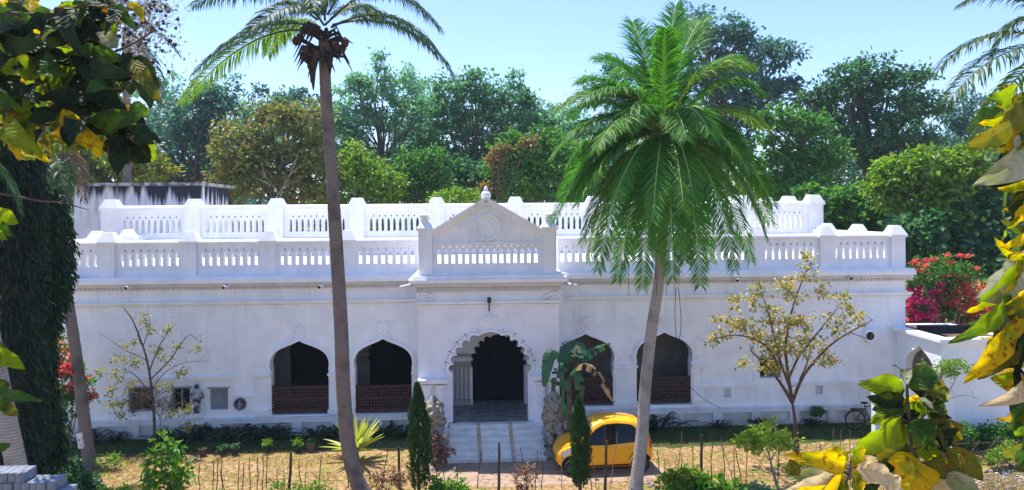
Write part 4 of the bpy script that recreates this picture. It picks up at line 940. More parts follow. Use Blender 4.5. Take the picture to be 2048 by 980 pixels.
# bare pale palm trunk at the lower left edge
YF = -12.6
pf = thing('palm_tree', 'pale grey ringed palm trunk at the lower left corner behind the paver stack', 'palm', V(at(60, 1000, YF).x, YF, 0).to_tuple())
palm_trunk([(75, 1180), (36, 950), (14, 840), (-8, 730), (-40, 560), (-70, 350)], YF, .23, .17, BARKGREY, pf)
S = [((-70, 350), (-10, 280), (40, 420), 0, .2, .9, 0), ((-70, 350), (-150, 250), (-200, 400), 0, 0, .9, 0), ((-70, 350), (-60, 200), (-20, 180), .3, .5, .6, 0), ((-70, 350), (-130, 200), (-170, 220), .3, .5, .6, 0)]
palm_fronds(pf, YF, S, .6, [PALMD, PALMY, PALMDRY], 44, .03, .022, RACHISD)
# ------------------------------------------------------------------ rooftop room, side porch, low wall
YR = 10.5
def drips(z_top):
    m = whitewash('dripping_mould_plaster', (0.66, 0.68, 0.73), (0.22, 0.24, 0.28), 0.8); N, L = nodes(m); p = N['Principled BSDF']; tc = N.new('ShaderNodeTexCoord'); sx = N.new('ShaderNodeSeparateXYZ'); L.new(tc.outputs['Object'], sx.inputs[0])
    mp = N.new('ShaderNodeMapping'); mp.inputs['Scale'].default_value = (2.0, 2.0, .12); L.new(tc.outputs['Object'], mp.inputs[0]); nz = N.new('ShaderNodeTexNoise'); nz.inputs['Scale'].default_value = 1.6; nz.inputs['Detail'].default_value = 5; L.new(mp.outputs[0], nz.inputs[0])
    gz = N.new('ShaderNodeMapRange'); gz.inputs[1].default_value = z_top - 1.7; gz.inputs[2].default_value = z_top; gz.inputs[3].default_value = -.25; gz.inputs[4].default_value = .25; L.new(sx.outputs[2], gz.inputs[0])
    gx = N.new('ShaderNodeMapRange'); gx.inputs[1].default_value = -19; gx.inputs[2].default_value = -16.5; gx.inputs[3].default_value = -.12; gx.inputs[4].default_value = .06; L.new(sx.outputs[0], gx.inputs[0])
    a = N.new('ShaderNodeMath'); L.new(nz.outputs[0], a.inputs[0]); L.new(gz.outputs[0], a.inputs[1]); b = N.new('ShaderNodeMath'); L.new(a.outputs[0], b.inputs[0]); L.new(gx.outputs[0], b.inputs[1])
    r = N.new('ShaderNodeMapRange'); r.inputs[1].default_value = .5; r.inputs[2].default_value = .66; L.new(b.outputs[0], r.inputs[0])
    old = p.inputs['Base Color'].links[0].from_socket; x = N.new('ShaderNodeMix'); x.data_type = 'RGBA'; L.new(r.outputs[0], x.inputs[0]); L.new(old, x.inputs[6]); x.inputs[7].default_value = (.025, .03, .045, 1); L.new(x.outputs[2], p.inputs['Base Color'])
    return m
rx0, rx1 = X(150, YR), X(402, YR); rz = at(270, 372, YR).z
room = thing('rooftop_room', 'rain stained white room with a flat slab on the roof behind the left parapet', 'building', ((rx0 + rx1) / 2, YR, zS0 - .05))
MB().box(rx0, rx1, YR, YR + 4.5, zS0 - .045, rz - .0).build('wall', drips(rz), room)
MB().box(rx0 - .35, rx1 + .3, YR - .35, YR + 4.8, rz + .002, at(270, 366, YR).z).build('roof_slab', mat('mossy_concrete', (.42, .42, .42), .95, scale=3, col2=(.10, .10, .11), thr=(.4, .6)), room)
MB().tube([(rx1 + .06, YR + .3, rz - .02), (rx1 + .06, YR + .3, zS0)], .06, 8).build('drain_pipe', METALW, room)

XA, YA2 = X(1787), -3.1
xf1 = X(2075, YA2); az = at(1880, 690, YA2).z
ann = thing('side_porch', 'low white side porch with an arched opening joined to the right end of the mansion', 'building', (XA + 2, -1.5, 0))
cvp = [(y, z) for y, z in ogee(-1.75, .95, 2.0, 3.42)]
def ywall(mb, x0, x1, outer, holes):
    m = MB().prism(outer, holes, 0, 1)
    mb.add([(x0 if v[1] < .5 else x1, v[0], v[2]) for v in m.v], m.f)
mb = MB(); ywall(mb, XA, XA + .3, [(YA2, 0), (-.005, 0), (-.005, az), (YA2, az)], [opening(cvp, .3)])
mb.box(XA + .302, xf1, YA2, YA2 + .3, 0, az); mb.box(xf1 - .3, xf1, YA2 + .302, 2.0, 0, az); mb.box(XR + .01, xf1 - .302, 1.7, 2.0, 0, az); mb.build('wall', WHITE, ann)
mb = MB(); mb.box(XA - .08, XA + .35, YA2 - .08, -.005, az + .001, az + .1); mb.box(XA - .14, XA + .38, YA2 - .14, -.005, az + .102, az + .22)
mb.box(XA + .352, xf1 + .08, YA2 - .08, YA2 + .35, az + .001, az + .1); mb.box(XA + .382, xf1 + .14, YA2 - .14, YA2 + .38, az + .102, az + .22); mb.build('cornice', WHITE, ann)
MB().box(XA + .302, xf1 - .302, YA2 + .302, 1.69, az - .25, az - .03).build('roof', mat('rusty_brown_roof', (.16, .10, .07), .95, .5, 3), ann)
MB().box(XR + .24, xf1 - .31, -.5, -.38, az - .02, az + .3).build('parapet', mat('blackened_parapet', (.035, .03, .03), .95, .5, 4), ann)
lw = thing('low_wall', 'plain white low wall with a sunlit end beside the bicycle', 'wall', (X(1745, -3.6), -3.6, 0))
lx0 = X(1749, -3.65); lz = at(1760, 768, -3.65).z
lx1 = X(1858, -3.65)
MB().box(lx0, lx1, -3.65, -3.38, 0, lz).build('wall', WHITE, lw)
MB().box(lx0 - .05, lx1 + .05, -3.7, -3.33, lz + .001, lz + .08).build('coping', WHITE, lw)

# ------------------------------------------------------------------ fittings on the mansion
def cctv(px, py, label):
    c = at(px, py, -.14); t = thing('security_camera', label, 'security camera', c.to_tuple(), 'security cameras under the cornice')
    MB().box(c.x - .06, c.x + .06, -.2, -.125, c.z - .06, c.z + .08).build('bracket', METALW, t)
    MB().tube([c + V(.02, -.07, 0), c + V(-.07, -.36, -.07)], .075, 12).build('camera_body', METALW, t)
    MB().tube([c + V(-.0705, -.362, -.0702), c + V(-.073, -.372, -.072)], .06, 12).build('lens', BLACK, t)
cctv(264, 571, 'white bullet camera under the cornice above the leafless sapling, leftmost of all')
cctv(457, 570, 'white bullet camera under the cornice above the grey shuttered window')
cctv(646, 569, 'white bullet camera under the cornice beside the coconut bearing palm trunk')
cctv(1472, 556, 'white bullet camera under the cornice between the big palm and the autumn leaved tree')
cctv(1697, 552, 'white bullet camera under the cornice nearest the bougainvillea end of the wall')
c = at(978, 622, -2.42)
t = thing('wall_lamp', 'small black arm lamp above the floral relief of the portico arch', 'lamp', c.to_tuple())
MB().tube([c, c + V(0, -.25, .2), c + V(0, -.38, .38)], .025, 8).build('arm', BLACK, t)
MB().box(c.x - .07, c.x + .07, c.y - .46, c.y - .34, c.z + .36, c.z + .55).build('lamp_head', BLACK, t)
c = at(480, 808, -.03)
t = thing('wall_medallion', 'round black medallion with a carved figure right of the shuttered window', 'medallion', c.to_tuple())
MB().tube([c + V(0, .04, 0), c + V(0, -.04, 0)], .235, 24).build('disc', mat('black_stone', (.02, .02, .022), .5), t)
mb = MB(); mb.ball(c + V(0, -.05, .1), (.055, .03, .06)); mb.tube([c + V(0, -.05, .05), c + V(0, -.06, -.05), c + V(0, -.05, -.16)], [.06, .075, .1], 8); mb.tube([c + V(-.14, -.05, -.08), c + V(-.08, -.06, .02), c + V(.08, -.06, .02), c + V(.14, -.05, -.08)], .025, 6); ring(mb, c + V(0, -.042, 0), .2, .012); mb.build('carved_figure', SHUTTER, t, smooth=True)
c = at(394, 826, -.2)
t = thing('wall_statue', 'small weathered standing figure statue on the wall between the two left windows', 'statue', c.to_tuple())
h = at(394, 768, -.2).z - c.z
mb = MB(); mb.lathe([(.10, 0), (.13, .1*h), (.12, .3*h), (.15, .5*h), (.11, .58*h), (.17, .7*h), (.15, .78*h), (.06, .82*h), (.1, .88*h), (.105, .93*h), (.06, .98*h), (.02, h)], c, 14)
for s in (1, -1): mb.tube([c + V(.15*s, 0, .74*h), c + V(.25*s, 0, .55*h), c + V(.12*s, -.12, .5*h)], [.055, .05, .04], 8)
mb.build('figure', mat('streaked_statue', (.42, .43, .46), .9, scale=5, col2=(.05, .05, .06), thr=(.42, .55)), t, smooth=True)
MB().box(c.x - .2, c.x + .2, -.35, -.003, c.z - .1, c.z - .002).build('ledge', WHITE, t)
c = at(149, 556, -.3); tag(MB().ball(c, (.14, .1, .09)).ball(c + V(.13, 0, .02), (.07, .06, .1)).build('pigeon', mat('grey_feathers', (.10, .11, .13), .8), None, smooth=True), 'small dark pigeon resting on the cornice at the left end', 'bird')
# cables hanging beside the large palm
for xs, lb in ((((1352, 575), (1350, 640), (1356, 700)), 'thin dark cable hanging straight above the last arch'), (((1357, 575), (1362, 660), (1345, 715), (1360, 735)), 'looped dark cable sagging into the last arch')):
    p = [tuple(at(x, y, -.5 + .1*i)) for i, (x, y) in enumerate(xs)]
    tag(MB().tube(smooth_curve(p, 6), .013, 5).build('cable', BLACK), lb, 'cable')
p = [tuple(at(x, y, yy)) for x, y, yy in ((1360, 755, -.1), (1382, 775, -.6), (1410, 800, -.8), (1440, 815, -.25))]
tag(MB().tube(smooth_curve(p, 6), .012, 5).build('cable', WIRE), 'thin grey wire drooping below the blank wall panel right of the last arch', 'cable')

# ------------------------------------------------------------------ guardian lions
def lion(name, label, px, pytop, face):
    g = gr(px, 916); Yg = -3.35; t = thing(name, label, 'statue', (X(px, Yg), Yg, 0))
    h = at(px, pytop, Yg).z; cx = X(px, Yg)
    b = MB(); f = face
    def B(x, y, z, r): b.ball((cx + x*f, Yg + y, z*h), r, 12)
    B(0, 0, .50, (.40, .36, .34)); B(0, -.05, .62, (.43, .36, .30)); B(0, -.08, .40, (.30, .30, .22))           # mane and chest
    B(0, -.1, .77, (.31, .33, .27)); B(0, -.36, .735, (.19, .18, .12)); B(0, -.34, .69, (.16, .14, .07)); B(-.1, -.4, .795, (.07, .06, .06)); B(.1, -.4, .795, (.07, .06, .06))
    B(-.12, -.33, .84, (.11, .1, .05)); B(.12, -.33, .84, (.11, .1, .05)); B(0, -.5, .75, (.08, .07, .06))
    for s in (1, -1): B(.3*s, -.02, .83, (.08, .07, .12)); B(.27*s, -.2, .72, (.13, .15, .2)); B(.33*s, -.1, .6, (.14, .16, .16))
    b.lathe([(.26, .86*h), (.24, .89*h), (.16, .92*h), (.13, .955*h), (.05, .985*h), (.015, h)], (cx, Yg - .05, 0), 12)
    for s in (1, -1): b.tube([(cx + .2*s, Yg - .2, .5*h), (cx + .2*s, Yg - .38, .36*h), (cx + .12*s, Yg - .42, .25*h)], [.15, .12, .13], 10)
    b.tube([(cx, Yg - .05, .42*h), (cx - .02*f, Yg - .08, .28*h), (cx + .02*f, Yg - .05, .14*h)], [.2, .12, .17], 12)
    for s in (1, -1): b.tube([(cx + .18*s, Yg + .12, .42*h), (cx + .16*s, Yg + .06, .28*h), (cx + .17*s, Yg + .08, .14*h)], [.1, .075, .1], 10)
    b.tube([(cx, Yg + .25, .3*h), (cx + .1, Yg + .45, .45*h), (cx, Yg + .4, .62*h)], [.07, .06, .09], 8)
    o = b.build('lion', STONE, t, smooth=True)
    r = o.modifiers.new('weld', 'REMESH'); r.mode = 'VOXEL'; r.voxel_size = .03; r.use_smooth_shade = True
    tx = bpy.data.textures.new('wear', 'CLOUDS'); tx.noise_scale = .12
    d = o.modifiers.new('wear', 'DISPLACE'); d.texture = tx; d.strength = .035; d.mid_level = .5
    p = MB(); p.frustum(cx - .42, cx + .42, Yg - .42, Yg + .42, 0, .13*h, .06); p.box(cx - .3, cx + .3, Yg - .3, Yg + .3, .131*h, .16*h); p.build('pedestal', STONE, t)
lion('guardian_lion', 'weathered stone guardian lion with pointed crown, half hidden by the cypress left of the stairs', 866, 789, 1)
lion('guardian_lion', 'weathered stone guardian lion standing between the marble stairs and the yellow car', 1106, 777, -1)

# ------------------------------------------------------------------ yellow car
CARP = mat('yellow_paint', (0.95, 0.42, 0.006), 0.35, spec=.4, coat=.25)
GLASS = mat('dark_glass', (0.005, 0.006, 0.008), 0.05, spec=.3)
RUBBER = mat('tyre_rubber', (0.02, 0.02, 0.02), 0.85)
RIM = mat('grey_rim', (0.62, 0.62, 0.63), 0.4, metal=.2)
LAMP = mat('headlamp_lens', (0.75, 0.72, 0.62), 0.08, spec=.8, coat=.8)
TAIL = mat('red_lamp', (0.42, 0.01, 0.01), 0.15, spec=.7)
def interp(x, tab):
    for (a, va), (b, vb) in zip(tab[:-1], tab[1:]):
        if x <= b: f = (x - a) / (b - a); f = max(0, min(1, f)); return va + (vb - va) * f
    return tab[-1][1]
ZT = [(-1.55, .62), (-1.53, .86), (-1.47, 1.10), (-1.38, 1.34), (-1.22, 1.50), (-.9, 1.59), (-.4, 1.63), (0, 1.62), (.22, 1.58), (.42, 1.47), (.68, 1.23), (.9, 1.02), (1.0, .955), (1.2, .87), (1.36, .77), (1.47, .66), (1.53, .55), (1.55, .46)]
WT = [(-1.55, .55), (-1.5, .64), (-1.38, .70), (-1.1, .74), (-.5, .755), (.6, .755), (.95, .74), (1.2, .69), (1.38, .61), (1.5, .49), (1.55, .36)]
def section(x):
    zt, w = interp(x, ZT), interp(x, WT); bl = min(.92, zt - .05); k = max(0, min(1, (zt - bl) / .68)); zb = interp(x, [(-1.55, .36), (-1.35, .26), (-1, .22), (1, .22), (1.4, .24), (1.55, .32)])
    L = lambda f: bl + f * (zt - bl)
    return [(.90*w, zb), (.975*w, zb + (bl-zb)*.12), (w, zb + (bl-zb)*.38), (.995*w, zb + (bl-zb)*.7), (.965*w, bl - .01), (w*(.965 - .075*k), L(.3)), (w*(.965 - .16*k - .02*(1-k)), L(.6)), (w*(.965 - .26*k - .1*(1-k)), L(.86)), (w*(.80 - .17*k), L(.955)), (.42*w, L(.993)), (0, zt + .004)]
def side_y(x, z):
    s = section(x)
    for (ya, za), (yb, zb2) in zip(s[:-1], s[1:]):
        if za <= z <= zb2: return ya + (yb - ya) * (z - za) / max(1e-6, zb2 - za)
    return s[0][0] if z < s[0][1] else 0
def top_z(x, y):
    s = section(x)[4:]
    for (ya, za), (yb, zb2) in zip(s[:-1], s[1:]):
        if yb <= abs(y) <= ya: return za + (zb2 - za) * (ya - abs(y)) / max(1e-6, ya - yb)
    return s[-1][1]
car = thing('car', 'small yellow five door hatchback parked on the drive beside the stairs', 'car', (0, 0, 0))
xs = sorted(set([round(-1.55 + .05*i, 3) for i in range(63)] + [-1.53, 1.53])); vs = []
for x in xs:
    s = section(x); vs += [(x, y, z) for y, z in s] + [(x, -y, z) for y, z in reversed(s[:-1])]
k = 21; b = MB(); b.add(vs, [(i*k+j, i*k+j+1, (i+1)*k+j+1, (i+1)*k+j) for i in range(len(xs)-1) for j in range(k-1)] + [(i*k, (i+1)*k, (i+1)*k+k-1, i*k+k-1) for i in range(len(xs)-1)] + [tuple(range(k)), tuple(range((len(xs)-1)*k + k-1, (len(xs)-1)*k - 1, -1))])
body = b.build('body', [CARP, RUBBER], car, smooth=45, local=True)
AX = (1.06, -1.13); WR = .27
cut = MB()
for a in AX: cut.tube([(a, -1, WR + .02), (a, -.52, WR + .02)], WR + .07, 28); cut.tube([(a, .52, WR + .02), (a, 1, WR + .02)], WR + .07, 28)
cut = cut.build('cutter', RUBBER)
bo = body.modifiers.new('arch', 'BOOLEAN'); bo.object = cut; bo.solver = 'EXACT'
dg = bpy.context.evaluated_depsgraph_get(); me2 = bpy.data.meshes.new_from_object(body.evaluated_get(dg)); body.modifiers.clear(); body.data = me2; me2.name = 'body'
bpy.data.objects.remove(cut)
if len(me2.materials) < 2: me2.materials.append(RUBBER)
for p in me2.polygons:
    c = p.center; p.material_index = 1 if any(math.hypot(c.x - a, c.z - WR - .02) < WR + .0705 and abs(c.y) < .8 and (abs(math.hypot(c.x - a, c.z - WR - .02) - WR - .07) < .012 or abs(abs(c.y) - .52) < .01) for a in AX) else 0
me2.set_sharp_from_angle(angle=math.radians(40))
def side_patch(name, poly, m, s, out=.007, parent=None):
    """a pane or panel lying on the car's flank, outline in (x, z)"""
    xs_ = [p[0] for p in poly]; x0, x1 = min(xs_), max(xs_); n = 12; mb = MB()
    def span(x):
        zs_ = []
        for (xa, za), (xb, zb) in zip(poly, poly[1:] + poly[:1]):
            if xa != xb and min(xa, xb) - 1e-9 <= x <= max(xa, xb) + 1e-9: zs_.append(za + (zb - za) * (x - xa) / (xb - xa))
        return min(zs_), max(zs_)
    vs = []; r = 6
    for i in range(n + 1):
        x = x0 + (x1 - x0) * (.001 + .998 * i / n); lo_, hi_ = span(x)
        for j in range(r + 1): z = lo_ + (hi_ - lo_) * j / r; vs.append((x, s * (side_y(x, z) + out), z))
    q = len(vs); vs += [(x, y - s*.02, z) for x, y, z in vs]
    fs = [(i*(r+1)+j, i*(r+1)+j+1, (i+1)*(r+1)+j+1, (i+1)*(r+1)+j) for i in range(n) for j in range(r)]
    mb.add(vs, fs + [tuple(q + a for a in reversed(f)) for f in fs]); return mb.build(name, m, parent or car, smooth=True, local=True)
def top_patch(name, x0, x1, wa, wb, m, out=.008):
    vs = []; n, r = 8, 12
    for i in range(n + 1):
        x = x0 + (x1 - x0) * i / n; w = wa + (wb - wa) * i / n
        for j in range(r + 1):
            y = -w + 2*w*j/r; vs.append((x + out*.6, y, top_z(x, y) + out))
    q = len(vs); vs += [(x - .012, y, z - .012) for x, y, z in vs]
    fs = [(i*(r+1)+j, i*(r+1)+j+1, (i+1)*(r+1)+j+1, (i+1)*(r+1)+j) for i in range(n) for j in range(r)]
    return MB().add(vs, fs + [tuple(q + a for a in reversed(f)) for f in fs]).build(name, m, car, smooth=True, local=True)
top_patch('windscreen', .38, .95, .52, .60, mat('windscreen_glass', (.09, .12, .12), .08, spec=.6))
for s in (1, -1):
    side_patch('window', [(.70, .92), (.55, 1.14), (.32, 1.37), (.05, 1.50), (.05, .905)], GLASS, s)
    side_patch('window', [(.0, .905), (.0, 1.505), (-.4, 1.525), (-.85, 1.475), (-1.10, 1.29), (-1.17, 1.06), (-1.14, .97)], GLASS, s)
    side_patch('headlight', [(1.08, .76), (1.16, .84), (1.28, .79), (1.43, .64), (1.40, .55), (1.24, .60)], LAMP, s, .012)
    side_patch('tail_light', [(-1.515, .9), (-1.49, .72), (-1.43, .74), (-1.40, 1.12), (-1.44, 1.14)], TAIL, s, .012)
    side_patch('air_scoop', [(-.72, .44), (-.68, .42), (-.95, .78), (-.99, .77)], BLACK, s, .008)
    side_patch('pillar', [(.048, .905), (.048, 1.50), (.003, 1.503), (.003, .905)], BLACK, s, .009)
    h1 = MB().box(-.16, -.02, s*.755 - .012, s*.755 + .012, .80, .83).build('door_handle', CARP, car, local=True)
    h1 = MB().box(-1.0, -.86, s*.745 - .012, s*.745 + .014, .86, .885).build('door_handle', CARP, car, local=True)
    for px in (.69, .025, -.95):                                            # shut lines of the doors
        side_patch('door_seam', [(px, .34), (px + .016, .34), (px + .016, .90), (px, .90)], BLACK, s, .003)
    m = MB(); m.ball((.66, s*.86, 1.0), (.07, .09, .06)); m.tube([(.66, s*.74, .96), (.66, s*.84, .99)], .02, 6); m.build('wing_mirror', CARP, car, True, True)
    side_patch('sill', [(-.75, .24), (-.75, .30), (.72, .30), (.72, .24)], BLACK, s, .006)
    for a in AX:
        w = thing('wheel', None, None); w.parent = car; w.location = (a, s*.70, WR)
        prof = [(.17, -.075), (.25, -.075), (.268, -.05), (.27, 0), (.268, .05), (.25, .075), (.17, .075)]
        def spin(pr, nm, m_):
            mb = MB().lathe(pr, (0, 0, 0), 28); mb.v = [(x, z, y) for x, y, z in mb.v]; return mb.build(nm, m_, w, 40, True)
        spin(prof, 'tyre', RUBBER); spin([(.05, s*.085), (.06, s*.07), (.15, s*.06), (.172, s*.078), (.172, -s*.05), (.05, -s*.05)], 'rim', RIM)
m = MB()
for i in range(2): m.box(1.535, 1.56, -.3, .3, .40 + .07*i, .43 + .07*i)
m.build('grille', BLACK, car, local=True)
MB().box(1.50, 1.56, -.42, .42, .30, .345).build('bumper_lip', BLACK, car, local=True)
m = MB(); m.tube([(.98, -.3, 1.075), (.75, .1, 1.29)], .012, 5); m.build('wiper', BLACK, car, local=True)
m = MB(); m.tube([(.98, .15, 1.085), (.8, .45, 1.24)], .012, 5); m.build('wiper', BLACK, car, local=True)
g1, g2 = gr(1141, 951), gr(1283, 944)
ang = math.atan2(g1.y - g2.y, g1.x - g2.x)
mid = (g1 + g2) / 2; car.rotation_euler = (0, 0, ang); car.scale = (1.05, 1.05, 1.06)
car.location = mid + V(-math.sin(ang), math.cos(ang), 0) * -.70 * (1 if math.cos(ang) > 0 else 1)
car.location.z = .008

# ------------------------------------------------------------------ bicycle
def bicycle():
    r = .34; p = gr(1716, 863); t = thing('bicycle', 'old black roadster bicycle leaning by the end of the low white wall', 'bicycle', (p.x, p.y, 0.01))
    ST = mat('black_enamel', (.02, .02, .022), .4); CH = mat('dull_steel', (.3, .3, .3), .35, metal=.8)
    for x, nm in ((0, 'wheel'), (1.08, 'wheel')):
        w = MB(); ring(w, V(x, 0, r), r - .02, .022, n=36); w = w.build('wheel', RUBBER, t, True, True)
        sp = MB(); ring(sp, V(x, 0, r), r - .05, .012, n=30); sp.ball((x, 0, r), (.035, .05, .035))
        for i in range(18): a = i * math.pi / 9; sp.tube([(x, 0, r), (x + (r-.05)*math.cos(a), 0, r + (r-.05)*math.sin(a))], .0035, 4)
        sp.build('spokes', CH, w, False, True)
    f = MB()
    BB, SEAT, HEAD, HL = (.46, 0, .30), (.30, 0, .80), (.84, 0, .86), (.88, 0, .70)
    for a, b in ((BB, SEAT), (SEAT, HEAD), (BB, HL), (HEAD, HL)): f.tube([a, b], .018, 8)
    for s in (1, -1):
        f.tube([(0, .05*s, r), (BB[0], .03*s, BB[2])], .01, 6); f.tube([(0, .05*s, r), (SEAT[0], .02*s, SEAT[2] - .06)], .01, 6); f.tube([(HL[0], .03*s, HL[2]), (.97, .045*s, .5), (1.08, .05*s, r)], .012, 6)
    f.build('frame', ST, t, True, True)
    m = MB(); m.tube([SEAT, (.28, 0, .9)], .013, 6); m.ball((.27, 0, .93), (.14, .08, .035)); m.build('saddle', ST, t, True, True)
    m = MB(); m.tube([HEAD, (.83, 0, .97)], .013, 6); m.tube([(.62, -.26, .97), (.78, -.24, .99), (.84, 0, .98), (.78, .24, .99), (.62, .26, .97)], .013, 6); m.build('handlebar', CH, t, True, True)
    m = MB(); m.box(-.16, .26, -.07, .07, .70, .72); m.tube([(-.1, .05, .70), (0, .05, r)], .007, 5); m.tube([(-.1, -.05, .70), (0, -.05, r)], .007, 5); m.build('rear_carrier', ST, t, False, True)
    m = MB(); ring(m, V(.46, .05, .30), .09, .01); m.tube([(.46, .07, .30), (.46, .07, .14)], .01, 5); m.box(.41, .51, .07, .16, .125, .145); m.tube([(.46, -.07, .30), (.46, -.07, .46)], .01, 5); m.box(.41, .51, -.16, -.07, .455, .475); m.build('crankset', CH, t, False, True)
    m = MB(); ring(m, V(0, 0, r), r + .03, .012, 20, 170, 18); m.build('mudguard', ST, t, True, True)
    t.scale = (1.18,) * 3; t.rotation_euler = (math.radians(7), 0, math.radians(-6)); t.location = (p.x - .0, p.y + .25, 0.012)
bicycle()
# ------------------------------------------------------------------ large near leaves
def bigleafmat(name, c1, c2, vein, trans, spot=None, mott=None):
    """broad leaf: patchy blade, pale veins, brown blotches and scorched margin"""
    m = leafmat(name, [c1, c2], trans, .6, .2, spot=spot, mott=mott); N, L = nodes(m); p = N['Principled BSDF']
    uv = N.new('ShaderNodeUVMap'); sx = N.new('ShaderNodeSeparateXYZ'); L.new(uv.outputs[0], sx.inputs[0])
    tc = N.new('ShaderNodeTexCoord'); nz = N.new('ShaderNodeTexNoise'); nz.inputs['Scale'].default_value = 9; nz.inputs['Detail'].default_value = 6; L.new(tc.outputs['Object'], nz.inputs[0])
    def M(op, a, b=None, c=None):
        q = N.new('ShaderNodeMath'); q.operation = op
        for i, v in enumerate((a, b, c)):
            if v is None: continue
            if isinstance(v, (int, float)): q.inputs[i].default_value = v
            else: L.new(v, q.inputs[i])
        return q.outputs[0]
    def mixc(a, col, f):
        x = N.new('ShaderNodeMix'); x.data_type = 'RGBA'; L.new(f, x.inputs[0]); L.new(a, x.inputs[6]); x.inputs[7].default_value = (*col, 1); return x.outputs[2]
    av = M('ABSOLUTE', sx.outputs[1]); mid = M('LESS_THAN', av, .03)
    wob = M('MULTIPLY', nz.outputs[0], .10)
    lat = M('FRACT', M('MULTIPLY', M('ADD', M('SUBTRACT', sx.outputs[0], M('MULTIPLY', av, .26)), wob), 8.0)); latv = M('LESS_THAN', lat, .07)
    ter = M('FRACT', M('MULTIPLY', M('ADD', av, M('MULTIPLY', wob, 2.0)), 7.0)); terv = M('LESS_THAN', ter, .10)
    ln = M('MAXIMUM', M('MULTIPLY', mid, .8), M('MAXIMUM', M('MULTIPLY', latv, .55), M('MULTIPLY', terv, .16)))
    src = p.inputs['Base Color'].links[0].from_socket
    edge = N.new('ShaderNodeMapRange'); edge.inputs[1].default_value = 1.12; edge.inputs[2].default_value = 1.3; edge.inputs[4].default_value = .8
    L.new(M('ADD', M('MAXIMUM', av, M('MULTIPLY', sx.outputs[0], .95)), M('MULTIPLY', nz.outputs[0], .5)), edge.inputs[0])
    c = mixc(mixc(src, vein, ln), (.16, .07, .02), edge.outputs[0])
    L.new(c, p.inputs['Base Color'])
    hs = [n for n in N if n.bl_idname == 'ShaderNodeHueSaturation'][0]; L.new(c, hs.inputs['Color'])
    bp = N.new('ShaderNodeBump'); bp.inputs['Strength'].default_value = .8; bp.inputs['Distance'].default_value = .012
    h = M('ADD', M('SINE', M('MULTIPLY', lat, math.pi)), M('MULTIPLY', nz.outputs[0], 1.2)); L.new(h, bp.inputs['Height']); L.new(bp.outputs[0], p.inputs['Normal'])
    return m
BROWN = (.20, .06, .012)
L_GREEN = bigleafmat('big_green_leaf', (.03, .08, .018), (.05, .12, .02), (.10, .17, .05), .38, None, ((.10, .17, .02), 7, .52))
L_DARK = bigleafmat('big_dark_leaf', (.008, .022, .009), (.016, .04, .014), (.03, .055, .02), .2)
L_LIME = bigleafmat('big_lime_leaf', (.14, .22, .015), (.20, .27, .02), (.22, .28, .05), .62, (BROWN, 25, .68), ((.07, .15, .02), 6, .5))
L_OLIVE = bigleafmat('big_olive_leaf', (.13, .13, .02), (.19, .17, .02), (.2, .2, .05), .45, (BROWN, 24, .58), ((.06, .11, .02), 7, .47))
L_YEL = bigleafmat('big_yellow_leaf', (.55, .36, .01), (.62, .44, .02), (.50, .40, .05), .6, (BROWN, 26, .57), ((.22, .27, .02), 8, .47))
L_PALE = bigleafmat('big_pale_leaf', (.36, .39, .27), (.44, .45, .33), (.33, .36, .22), .3, (BROWN, 25, .68), ((.24, .28, .12), 6, .5))
L_DRY = bigleafmat('big_dry_leaf', (.58, .48, .30), (.68, .58, .38), (.42, .32, .18), .4)
LM = [L_GREEN, L_DARK, L_LIME, L_OLIVE, L_YEL, L_PALE, L_DRY]
KEY = {'g': 0, 'd': 1, 'l': 2, 'o': 3, 'y': 4, 'p': 5, 't': 6}
class Leafset:
    def __init__(s): s.v = []; s.q = []; s.m = []; s.uv = []; s.n = 0
    def add(s, base, tip, width, kind, roll=0.0, droop=.18, fold=.25, curl=.1, nu=18, nv=8):
        b, t = np.array(base, float), np.array(tip, float); ax = t - b; l = np.linalg.norm(ax); ax = ax / l
        view = np.array([0, -1.0, .25]); sd = np.cross(ax, view); sd /= np.linalg.norm(sd); up = np.cross(sd, ax)
        c, si = math.cos(roll), math.sin(roll); sd, up = sd * c + up * si, up * c - sd * si
        u = np.linspace(0, 1, nu + 1); ph = rnd.uniform(0, 6.28); ph2 = rnd.uniform(0, 6.28); tw = rnd.uniform(-.7, .7); sway = rnd.uniform(-.14, .14); asy = rnd.uniform(-.14, .14); P = []; UV = []
        for x in u:
            wd = width * (math.sin(math.pi * min(1, (.02 + .98 * x)) ** .82) ** .75) * .5 * (1 + .06 * math.sin(x * 11 + ph))
            if x < .08: wd *= x / .08
            ct, st = math.cos(tw * x), math.sin(tw * x); sdx, upx = sd * ct + up * st, up * ct - sd * st
            for j in range(nv + 1):
                v = -1 + 2 * j / nv; wav = (math.sin(x * 15 + ph + v * 1.3) * .06 + math.sin(x * 31 + ph2 - v) * .03) * width * abs(v) ** 1.5 + math.sin(x * 26 + abs(v) * -5) * .018 * width
                P.append(b + ax * l * x + sd * sway * l * math.sin(math.pi * x) + sdx * v * wd * (1 - .15 * abs(v) + asy * np.sign(v)) + upx * (fold * abs(v) ** 1.5 * wd + wav) + up * (droop * l * 4 * x * (1 - x) * .5 - curl * l * x * x)); UV.append((x, v))
        o = s.n; k = nv + 1
        for i in range(nu):
            for j in range(nv): s.q += [o + i*k + j, o + i*k + j + 1, o + (i+1)*k + j + 1, o + (i+1)*k + j]; s.m.append(KEY[kind])
        s.v += P; s.uv += UV; s.n += len(P); return b
    def build(s, name, parent): return raw_mesh(name, np.array(s.v), 4, np.array(s.q), LM, parent, s.m, np.array(s.uv), True)

